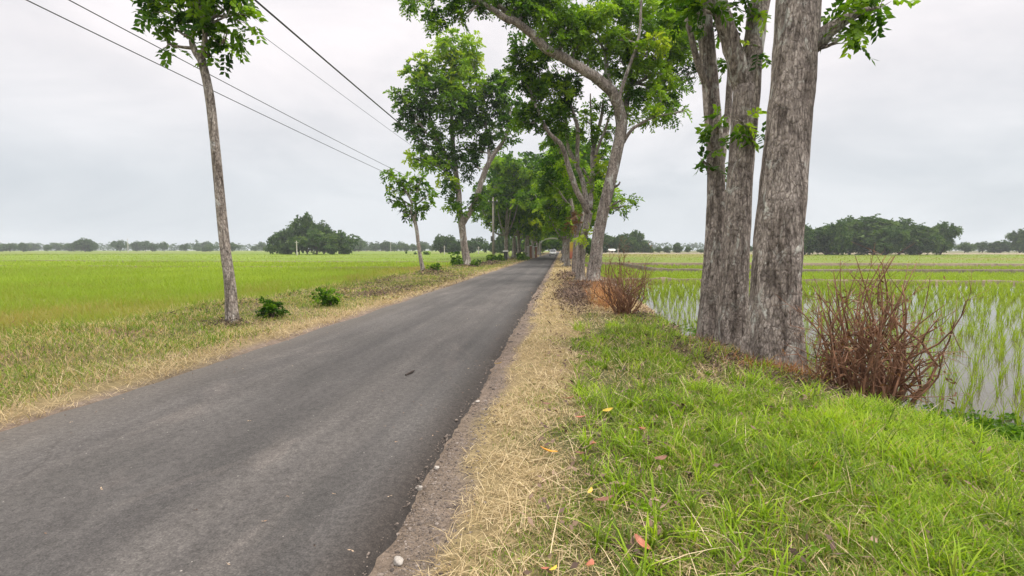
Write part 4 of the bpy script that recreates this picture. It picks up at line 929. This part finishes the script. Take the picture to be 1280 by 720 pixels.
bund([(2, 188), (80, 189), (330, 187)], 2.2, .6, plain('bund_pale', (.22, .185, .12), .95, .3, 1), 'wide pale track before the far trees')
bund([(-10, 46.8), (-40, 46.9), (-100, 46.6)], .2, .1, BUND, 'brown bund crossing the left field')
bund([(-10, 66.8), (-60, 66.9), (-150, 66.6)], .25, .14, BUND, 'far brown bund crossing the left field')

# floating weeds in the near paddy
n = 1500; X = rng.normal(size=n) * .55 + 3.35; Y = rng.normal(size=n) * 1.1 + 10.0
X = np.concatenate([X, rng.normal(size=1200) * .5 + 4.3]); Y = np.concatenate([Y, rng.normal(size=1200) * .45 + 5.2])
k = (X > bank(Y) + .3) & (nz(X, Y, 3, 5) > -.15); X, Y = X[k], Y[k]; n = len(X)
V, Q, T = sprigs(np.stack([X, Y, np.full(n, -.33)], 1), np.stack([rng.normal(size=n), rng.normal(size=n), np.full(n, .25)], 1), .14, 3, .05, .02, np.full(n, .42), .1)
tag(link('water_weeds', np_mesh('water_weeds', V, Q, None, T), LEAF), 'leafy water weeds floating at the paddy edge', 'weeds', kind='stuff')

# ------------------------------------------------------------------ dry shrubs, litter and rusty grass
def dry_shrub(px, py, hpx, spread, nst, label, seed, mat, name='dry_shrub'):
    global rng
    save = rng; rng = np.random.default_rng(seed); random.seed(seed)
    b = gp(px, py); b[2] = float(terrain(b[0], b[1])); H = hpx * dep(b) / F
    m = MB()
    for k in range(nst):
        a = rng.uniform(0, 6.28); r0 = rng.uniform(0, .3) * spread; out = rng.uniform(.1, 1) ** .8 * spread; h = H * rng.uniform(.55, 1.0) * (1 - .3 * (out / spread) ** 2)
        p0 = np.array([math.cos(a) * r0, math.sin(a) * r0, -.05]); a2 = a + rng.normal() * .5
        p3 = np.array([math.cos(a2) * out, math.sin(a2) * out, h]); p1 = p0 * .7 + p3 * .3 + rng.normal(size=3) * .085 * H; p1[2] = h * .38
        p2 = p0 * .35 + p3 * .65 + rng.normal(size=3) * .06 * H; p2[2] = h * .72
        rr = H * rng.uniform(.004, .009)
        P, Rr = smooth_path([p0, p1, p2, p3], [rr, rr * .85, rr * .6, rr * .25], 3); m.tube(P, Rr, 5)
        for j in range(rng.integers(4, 8)):
            i = rng.integers(2, len(P) - 1); d = unit((P[i] - P[i - 1]) / np.linalg.norm(P[i] - P[i - 1]) + rng.normal(size=3) * .75); L = H * rng.uniform(.1, .3)
            q1 = P[i] + d * L * .5 + rng.normal(size=3) * .02 * H; q2 = q1 + unit(d + rng.normal(size=3) * .5) * L * .5
            m.tube([P[i], q1, q2], [Rr[i] * .6, Rr[i] * .45, Rr[i] * .15], 4)
            if rng.random() < .6: m.tube([q1, q1 + unit(d + rng.normal(size=3)) * L * .4], [Rr[i] * .4, Rr[i] * .12], 4)
    root = thing(name, b, label, 'shrub', 'withered shrubs along the bank')
    m.build('stems', mat, root, smooth=True)
    n = int(nst * 2.4); P = rng.normal(size=(n, 3)) * [spread * .45, spread * .45, H * .2] + [0, 0, H * .4]; P[:, 2] = np.abs(P[:, 2])
    V, Q, T = sprigs(P, rng.normal(size=(n, 3)) + [0, 0, -.4], H * .07, 2, min(H * .05, .055), min(H * .011, .012), rng.uniform(.1, .8, n), .6)
    link('dry_leaves', np_mesh('dry_leaves', V, Q, None, T), LEAF_DEAD, root)
    rng = save
STEM = plain('stem_brown', (.21, .105, .06), .9, .6, 4); STEM2 = plain('stem_rust', (.22, .10, .06), .9, .4, 8)
dry_shrub(780, 394, 92, .72, 58, 'withered brown shrub beside the leaning tree at the paddy edge', 51, STEM)
dry_shrub(1083, 474, 225, .85, 80, 'tall withered brown shrub at the right beside the near trunks', 52, STEM)
dry_shrub(441, 356, 16, .8, 40, 'low reddish dry shrub at the edge of the left field', 53, STEM2)
dry_shrub(18, 404, 30, .9, 40, 'low reddish dry shrub at the far left edge', 54, STEM2)

parts = []
def rusty(cx, cy, sx_, sy_, n, h, w):
    b0 = gp(cx, cy); X = b0[0] + rng.normal(size=n) * sx_; Y = b0[1] + rng.normal(size=n) * sy_
    P = np.stack([X, Y, terrain(X, Y)], 1)
    parts.append(blades(P, h * rng.uniform(.4, 1.2, n), w * rng.uniform(.6, 1.3, n), rng.uniform(.1, 1.1, n), rng.beta(2, 2, n), .5))
rusty(760, 380, .26, 1.0, 620, .72, .010); rusty(752, 366, .3, 1.3, 320, .6, .012); rusty(735, 358, .35, .5, 400, .4, .014)
rusty(1040, 452, .25, .35, 1400, .55, .008); rusty(985, 462, .35, .25, 700, .30, .007); rusty(940, 448, .4, .3, 500, .25, .007); rusty(895, 430, .3, .3, 350, .25, .007)
V, Q, T, K = join(parts)
tag(link('rusty_grass', np_mesh('rusty_grass', V, Q, T, K), RUSTY), 'withered rust-coloured grass around the tree bases', 'grass', kind='stuff')

def litter(cx, cy, sx_, sy_, n, size, hh):
    b0 = gp(cx, cy); X = b0[0] + rng.normal(size=n) * sx_; Y = b0[1] + rng.normal(size=n) * sy_
    d = np.exp(-((X - b0[0]) / (1.4 * sx_)) ** 2 - ((Y - b0[1]) / (1.4 * sy_)) ** 2)
    Z = terrain(X, Y) + .01 + rng.random(n) * hh * d
    D = rng.normal(size=(n, 3)) * [1, 1, .35]
    V, Q, T = sprigs(np.stack([X, Y, Z], 1), D, size * 1.2, 1, size, size * .16, rng.beta(1.6, 2.4, n), .2)
    parts.append((V, Q, None, T))
    m = n // 3; P = np.stack([X, Y, Z], 1)[:m]
    parts.append(blades(P, rng.uniform(.3, .8, m) * size * 4, np.full(m, size * .11), rng.uniform(1.0, 1.65, m), rng.beta(1.3, 2.2, m), .15))
parts = []
litter(717, 371, .38, 2.2, 5200, .075, .2); litter(728, 358, .5, 1.5, 3000, .09, .22); litter(742, 356, .5, .6, 500, .13, .15); litter(705, 362, .5, 4, 500, .12, .04)
litter(712, 346, .5, 3, 700, .2, .2)
litter(800, 394, .35, .5, 500, .09, .12); litter(835, 412, .3, .5, 500, .08, .1)
litter(900, 432, .6, .35, 1300, .08, .12); litter(985, 455, .55, .3, 800, .08, .08); litter(1190, 530, .5, .35, 500, .06, .06)
for _ in range(26):
    y_ = rng.uniform(9, 60) ** 1.0; q = np.array([rng.uniform(-9.3, -7.2), y_, 0.]); v_ = (q - CP) @ RM
    litter(640 + v_[0] / -v_[2] * F, 360 + v_[1] / v_[2] * F, .5, 1.2, 220, .05 + .0025 * y_, .10)
litter(560, 350, .5, 3.5, 700, .11, .12); litter(500, 363, .6, 2.2, 2200, .08, .12); litter(455, 370, .7, 1.5, 1200, .07, .1); litter(340, 405, 1.0, 1.0, 350, .05, .06); litter(200, 430, 1.0, .8, 350, .045, .06); litter(40, 455, 1.0, .7, 300, .04, .05)
litter(880, 438, .55, .8, 2200, .055, .12); litter(925, 452, .6, .5, 2400, .05, .12); litter(985, 470, .5, .35, 1800, .045, .10); litter(1085, 485, .5, .3, 900, .045, .05)
P = scatter(-.2, 4.4, 1.9, 9, 20); n = len(P)
V, Q, T = sprigs(P + [0, 0, .075], np.stack([rng.normal(size=n), rng.normal(size=n), rng.uniform(-.2, .4, n)], 1), .05, 1, .06, .014, rng.uniform(.3, .8, n), .1); parts.append((V, Q, None, T))
n = 420; X = np.where(rng.random(n) < .5, XR - rng.exponential(.35, n), XL + rng.exponential(.5, n)); Y = rng.uniform(2, 26, n); k = (X < XR - .1) & (X > XL + .1); X, Y = X[k], Y[k]; n = len(X)
V, Q, T = sprigs(np.stack([X, Y, np.full(n, .026)], 1), np.stack([rng.normal(size=n), rng.normal(size=n), np.full(n, .0)], 1), .02, 1, .020, .005, rng.beta(2.2, 1.4, n), .0); V[:, 2] = np.maximum(V[:, 2], .022); parts.append((V, Q, None, T))
for bp, sc in (((528, 344), .3), ((583, 335), .35), ((291, 406), .3), ((636, 324), .3)): litter(bp[0], bp[1], sc, sc, 350, .08, .06)  # dark litter added at the left trunk feet, standing in for contact shadow
V, Q, T, K = join(parts)
tag(link('leaf_litter', np_mesh('leaf_litter', V, Q, T, K, smooth=False), DEBRIS), 'dark dry leaf litter and twigs under the trees', 'litter', kind='stuff')

# green bushes of the verges and the field
def bush(px, py, w, h, label, tint=.38, leaf=(.12, .05, .2, 3), z=None, name='bush'):
    b = gp(px, py); b[2] = float(terrain(b[0], b[1])); s = dep(b) / F
    cl = []
    for _ in range(7):
        o = rng.normal(size=3) * [w * s * .22, w * s * .22, 0]; hh = h * s * rng.uniform(.35, .55)
        cl.append((b + o + [0, 0, hh * .9], (w * s * .26, w * s * .26, hh), tint + rng.normal() * .07))
    root = thing(name, b, label, 'bush', 'green bushes on the left verge')
    m = MB()
    for c, r, t in cl: m.tube([[0, 0, -.05], (c - b) * .6, (c - b) * 1.2], [.02, .014, .006], 5)
    m.build('stems', BARK_DARK, root); link('foliage', crown_mesh(cl, b, *leaf, 2.6, 'foliage'), LEAF, root)
bush(573, 335, 16, 17, 'dark green bush at the left foot of the big left tree', .3)
bush(592, 334, 8, 12, 'small dark bush at the right foot of the big left tree', .28)
bush(544, 343, 11, 11, 'dark bush between the slender tree and the big left tree', .3)
bush(612, 328, 12, 10, 'low bush beside the foot of the wooden pole', .36)
bush(624, 327, 14, 9, 'low bush between the wooden pole and the black cabinet', .4)
bush(649, 324, 14, 10, 'leafy bush right of the black cabinet', .42)
bush(655, 326, 12, 8, 'leafy bush before the white pillars', .42)
bush(535, 318.5, 9, 6, 'dark bush standing alone far out in the left field', .25, (.2, .1, .3, 3))
bush(519, 318, 3, 5, 'thin dark bush out in the left field, left of the slender trunk', .2, (.2, .1, .3, 3))
bush(508, 317, 2.5, 5, 'smallest dark bush far out in the left field', .2, (.2, .1, .3, 3))
bush(340, 398, 26, 26, 'dark green bush beside the leaning slender tree', .32, (.07, .03, .13, 3))
bush(415, 385, 26, 24, 'dark green bush at the field edge left of the slender tree', .32, (.08, .03, .15, 3))

# ------------------------------------------------------------------ utility poles, wires, far structures
POLE = plain('pole_grey', (.27, .24, .21), .8, .25, 4); METAL = plain('metal_dark', (.10, .10, .10), .5, .2, 9, .3); WHITE = plain('paint_white', (.74, .73, .70), .6, .08, 5)
def pole(x, y, h, label, boxy=True):
    root = thing('utility_pole', (x, y, float(terrain(x, y))), label, 'utility pole', 'utility poles')
    MB().tube([(0, 0, -.3), (0, 0, h * .5), (0, 0, h)], [.17, .14, .10], 12).build('shaft', POLE, root, smooth=True)
    MB().box((0, -.16, h - .7), (1.5, .1, .12)).build('crossarm', METAL, root, .015)
    for x_ in (-.6, 0, .6):
        MB().tube([(x_, -.16, h - .64), (x_, -.16, h - .58), (x_, -.16, h - .5), (x_, -.16, h - .42)], [.03, .07, .06, .02], 8).build('insulator', WHITE, root, smooth=True)
    if boxy:
        MB().box((-.2, -.1, 3.6), (.26, .3, .75)).build('meter_box', METAL, root, .02)
        MB().tube([(.26, -.05, -.2), (.26, -.05, 4), (.24, -.05, h * .93)], [.055, .05, .05], 8).build('conduit', METAL, root)
    return root
pp = at(616.5, 312, 70); PX, PY = pp[0], pp[1]
PH = 9.6
pole(PX, PY, PH, 'grey utility pole standing beyond the big left tree')
pole(-9.4, 5.2, PH, 'grey utility pole near the camera on the left verge', False)
WIRE = plain('wire_black', (.02, .02, .022), .5, .1)
def wire(x0, y0, z0, x1, y1, z1, sag, r, label):
    pts = []
    for i in range(29):
        t = i / 28; pts.append(((x0 + (x1 - x0) * t), y0 + (y1 - y0) * t, z0 + (z1 - z0) * t - 4 * sag * t * (1 - t)))
    m = MB().tube(pts, [r] * 29, 6)
    tag(m.build('overhead_wire', WIRE, None, smooth=True), label, 'wire', 'overhead wires on the left')
wire(PX + .2, PY, 8.9, -8.9, 5.2, 9.1, .35, .030, 'thick black overhead wire, uppermost on the left')
wire(PX - .4, PY, 8.9, -9.9, 5.2, 8.9, .35, .009, 'thin overhead wire just beneath the thick black one')
wire(PX, PY, 6.9, -9.4, 5.2, 6.45, .5, .011, 'thin overhead wire, third from the top on the left')
wire(PX, PY, 6.4, -9.4, 5.2, 6.05, .45, .011, 'lowest overhead wire on the left')
CONC = plain('pole_pale', (.55, .52, .48), .8, .1)
def far_pole(px, d, ytop, label):
    p = at(px, 312, d); h = at(px, ytop, d)[2] + .4
    root = thing('field_pole', (p[0], p[1], -.4), label, 'pole', 'pale poles out in the fields')
    MB().tube([(0, 0, 0), (0, 0, h)], [.16, .1], 8).build('shaft', CONC, root)
    MB().box((0, 0, h - .5), (1.1, .1, .1)).build('crossarm', CONC, root)
far_pole(488.5, 300, 303, 'pale pole far across the left field, leftmost')
far_pole(555.5, 160, 307, 'pale pole in front of the dark trees on the left')
far_pole(598, 170, 308, 'pale pole between the big left tree and the utility pole')
far_pole(772.5, 165, 310, 'pale pole beside the small white shed on the right')
far_pole(160, 260, 298, 'pale pole far left before the hazy tree line')
far_pole(371, 140, 301, 'pale pole before the tall clump at the left')

# black cabinet with white top on the left verge
c = gp(632, 326); root = thing('roadside_cabinet', (c[0], c[1], float(terrain(c[0], c[1]))), 'black roadside cabinet with a white slab top by the pale tree', 'cabinet', rz=.1)
MB().box((0, 0, .62), (.52, .5, 1.24)).build('body', plain('cabinet_black', (.02, .02, .022), .5), root, .015)
MB().box((0, 0, 1.34), (.8, .7, .18)).build('top', WHITE, root, .02)
MB().box((0, -.255, .62), (.40, .016, 1.0)).build('door', plain('cabinet_door', (.035, .035, .037), .5), root, .004)
# white gate pillars
BRICK = plain('pillar_orange', (.30, .14, .085), .8, .25, 5)
def pillar(px, d, wpx, ytop, mat, label):
    p = at(px, 312, d); z0 = float(terrain(p[0], p[1])); h = at(px, ytop, d)[2] - z0; w = wpx * d / F
    root = thing('gate_pillar', (p[0], p[1], z0), label, 'pillar', 'gate pillars on the left verge')
    MB().box((0, 0, h / 2), (w, w, h)).build('shaft', mat, root, .02)
    MB().box((0, 0, h + .07), (w * 1.2, w * 1.2, .14)).build('cap', WHITE, root, .02)
    MB().box((0, 0, .2), (w * 1.15, w * 1.15, .4)).build('plinth', mat, root, .02)
PILW = plain('pillar_white', (.5, .47, .44), .8, .15, 4)
pillar(660, 88, 2.8, 309, PILW, 'white gate pillar on the left, nearest of the four')
pillar(663.5, 90, 2.6, 307.5, BRICK, 'orange gate pillar beside the nearest white one')
pillar(667, 92, 2.2, 309, PILW, 'white gate pillar between the two orange ones')
pillar(670, 94, 2.4, 308.5, BRICK, 'orange gate pillar farthest along the left verge')
p = at(674.6, 312, 105)
root = thing('lamp_post', (p[0], p[1], float(terrain(p[0], p[1]))), 'thin pale post on the left verge short of the arch', 'post')
MB().tube([(0, 0, -.2), (0, 0, 3.4)], [.09, .07], 8).build('shaft', CONC, root); MB().box((0, 0, 3.45), (.2, .2, .1)).build('cap', WHITE, root, .01)

# welcome arch over the road
d = 128; pl, pr = at(677, 312, d), at(704, 312, d)
cx, hw, y0 = (pl[0] + pr[0]) / 2, (pr[0] - pl[0]) / 2, pl[1]
root = thing('road_arch', (cx, y0, 0), 'white curved gateway arch spanning the road in the trees', 'arch')
zs, zt = at(677, 304, d)[2], at(690, 296.5, d)[2]
ang = np.linspace(math.pi, 0, 17)
V = [];
for a in ang:
    for k, (dr, dy) in enumerate(((0, -.2), (.42, -.2), (.42, .2), (0, .2))):
        V.append((math.cos(a) * (hw + dr), dy, zs + math.sin(a) * (zt - zs - .5 + dr)))
Q = [(i * 4 + j, i * 4 + (j + 1) % 4, i * 4 + 4 + (j + 1) % 4, i * 4 + 4 + j) for i in range(16) for j in range(4)] + [(0, 1, 2, 3), (67, 66, 65, 64)]
link('arch_band', np_mesh('arch_band', V, Q, smooth=False), WHITE, root)
for s_ in (-1, 1): MB().box((s_ * (hw + .21), 0, zs / 2 - .1), (.34, .34, zs + .16)).build('post', POLE, root, .03)

# yellow and pink banner on the right
bm_, nt, b = new_mat('banner_cloth')
sx = N(nt, 'ShaderNodeSeparateXYZ'); nt.links.new(coords(nt), sx.inputs[0])
mr = N(nt, 'ShaderNodeMapRange'); nt.links.new(sx.outputs[2], mr.inputs[0]); mr.inputs[1].default_value = .3; mr.inputs[2].default_value = 3.0
r = ramp(nt, [(0, (.55, .16, .10)), (.32, (.62, .22, .14)), (.45, (.72, .36, .12)), (.62, (.75, .52, .08)), (1, (.78, .60, .10))], mr.outputs[0])
nt.links.new(r.outputs[0], b.inputs['Base Color']); b.inputs['Roughness'].default_value = .7
p = at(714.2, 312, 66); z0 = float(terrain(p[0], p[1]))
root = thing('banner', (p[0], p[1], z0), 'upright yellow banner with pink lower half among right trees', 'banner', rz=-.2)
V = []
for i in range(13):
    for j in range(5):
        V.append((-.34 + .17 * j, .05 * math.sin(j * 1.3 + i * .5), .35 + 2.3 * i / 12))
me = np_mesh('cloth', V, [(i * 5 + j, i * 5 + j + 1, i * 5 + j + 6, i * 5 + j + 5) for i in range(12) for j in range(4)])
o = link('cloth', me, bm_, root); o.modifiers.new('thick', 'SOLIDIFY').thickness = .01
MB().tube([(-.38, 0, -.2), (-.38, 0, 2.8)], [.03, .025], 6).build('pole', CONC, root)

# small shed across the right paddy
SH = plain('shed_wall', (.55, .50, .45), .8, .15)
p = at(764.5, 312, 195); root = thing('field_shed', (p[0], p[1], -.2), 'small white shed in front of the right tree clump', 'shed', rz=.2)
MB().box((0, 0, .75), (2.0, 1.6, 1.5)).build('wall', SH, root, .02)
MB().prism([(-1.2, 1.45), (1.2, 1.45), (0, 2.1)], -1.35, 1.35).build('roof', WHITE, root)
MB().box((0, -.81, .6), (.7, .04, 1.2)).build('door', plain('shed_door', (.08, .06, .05), .7), root)

# white car far down the road
p = at(691.3, 318, 121); car = thing('car', (p[0], 121, .02), 'pale car far down the road beneath the arch', 'car')
CW, GL, TY = plain('car_white', (.5, .5, .5), .3, .03), plain('car_glass', (.02, .025, .03), .1), plain('tyre', (.02, .02, .02), .9)
MB().prism([(-1.95, .35), (1.95, .35), (1.98, .8), (1.9, 1.0), (-.95, 1.0), (-1.85, .82), (-1.98, .6)], -.83, .83).build('body', CW, car, .05)
MB().prism([(-.85, 1.0), (1.85, 1.0), (1.6, 1.55), (-.25, 1.6)], -.72, .72).build('cabin', CW, car, .06)
MB().prism([(-.93, 1.03), (-.83, 1.03), (-.30, 1.54), (-.36, 1.56)], -.64, .64).build('windscreen', GL, car)
for s_ in (-1, 1):
    MB().prism([(-.5, 1.05), (1.5, 1.05), (1.35, 1.48), (-.15, 1.5)], s_ * .725 - .01, s_ * .725 + .01).build('side_window', GL, car)
    MB().box((s_ * .58, -1.95, .72), (.34, .1, .16)).build('headlight', plain('lamp_glass', (.7, .7, .68), .15), car, .02)
    for y in (-1.25, 1.25):
        MB().tube([(s_ * .66, y, .31), (s_ * .85, y, .31)], [.31, .31], 18).build('wheel', TY, car)
MB().box((0, -1.98, .48), (.9, .06, .14)).build('grille', GL, car, .01)

# ------------------------------------------------------------------ air, light, sky
hm = bpy.data.materials.new('haze_air'); hm.use_nodes = True; nt = hm.node_tree; nt.nodes.clear()
out = nt.nodes.new('ShaderNodeOutputMaterial'); pv = nt.nodes.new('ShaderNodeVolumePrincipled')
pv.inputs['Color'].default_value = (.90, .95, 1.0, 1); pv.inputs['Density'].default_value = .0004; pv.inputs['Anisotropy'].default_value = .2
nt.links.new(pv.outputs[0], out.inputs['Volume'])
tag(MB().box((0, 545, 14.5), (2400, 1240, 33)).build('haze', hm), 'thin pale haze over the fields', 'haze', kind='stuff')

SUN_EL, SUN_AZ = R(58), R(75)      # azimuth from +Y toward +X
sd = bpy.data.lights.new('sun', 'SUN'); sd.energy = 2.4; sd.angle = R(20); sd.color = (1, .95, .87)
so = bpy.data.objects.new('sun', sd); COL.objects.link(so)
dirv = Vector((math.sin(SUN_AZ) * math.cos(SUN_EL), math.cos(SUN_AZ) * math.cos(SUN_EL), math.sin(SUN_EL)))
so.rotation_euler = dirv.to_track_quat('Z', 'Y').to_euler(); so.location = dirv * 60

w = bpy.data.worlds.new('World'); S.world = w; w.use_nodes = True; nt = w.node_tree
bg = nt.nodes['Background']
sky = N(nt, 'ShaderNodeTexSky'); sky.sky_type = 'NISHITA'; sky.sun_disc = False; sky.sun_elevation = SUN_EL; sky.sun_rotation = SUN_AZ; sky.dust_density = 4; sky.air_density = 1.5
nt.links.new(sky.outputs[0], bg.inputs[0]); bg.inputs[1].default_value = .06
tc = N(nt, 'ShaderNodeTexCoord'); sep = N(nt, 'ShaderNodeSeparateXYZ'); nt.links.new(tc.outputs['Generated'], sep.inputs[0])
# overcast: cloud layer grows brighter toward the zenith
lum = ramp(nt, [(0.0, (.68, .73, .765)), (.12, (.715, .75, .785)), (.30, (.87, .845, .86)), (.46, (.93, .89, .90)), (.75, (2.2, 2.14, 2.07)), (1.0, (3.5, 3.4, 3.25))], sep.outputs[2])
mp = N(nt, 'ShaderNodeMapping'); mp.inputs['Scale'].default_value = (1, 1, 2.6); nt.links.new(tc.outputs['Generated'], mp.inputs[0])
cn = noise(nt, 2.6, 6, .55, mp.outputs[0], .4)
cr_ = ramp(nt, [(.30, (.84, .855, .875)), (.62, (1.07, 1.055, 1.055))], cn.outputs[0])
cc = mixc(nt, 1.0, lum.outputs[0], cr_.outputs[0], 'MULTIPLY')
bg2 = N(nt, 'ShaderNodeBackground'); nt.links.new(cc, bg2.inputs[0]); bg2.inputs[1].default_value = 1.0
mx = N(nt, 'ShaderNodeMixShader'); mx.inputs[0].default_value = .92
nt.links.new(bg.outputs[0], mx.inputs[1]); nt.links.new(bg2.outputs[0], mx.inputs[2]); nt.links.new(mx.outputs[0], nt.nodes['World Output'].inputs[0])

S.render.engine = 'CYCLES'
S.view_settings.view_transform = 'Standard'; S.view_settings.look = 'None'; S.view_settings.gamma = 1; S.view_settings.exposure = 0.2
S.cycles.max_bounces = 8; S.cycles.transparent_max_bounces = 8; S.cycles.volume_bounces = 0
S.cycles.use_denoising = True
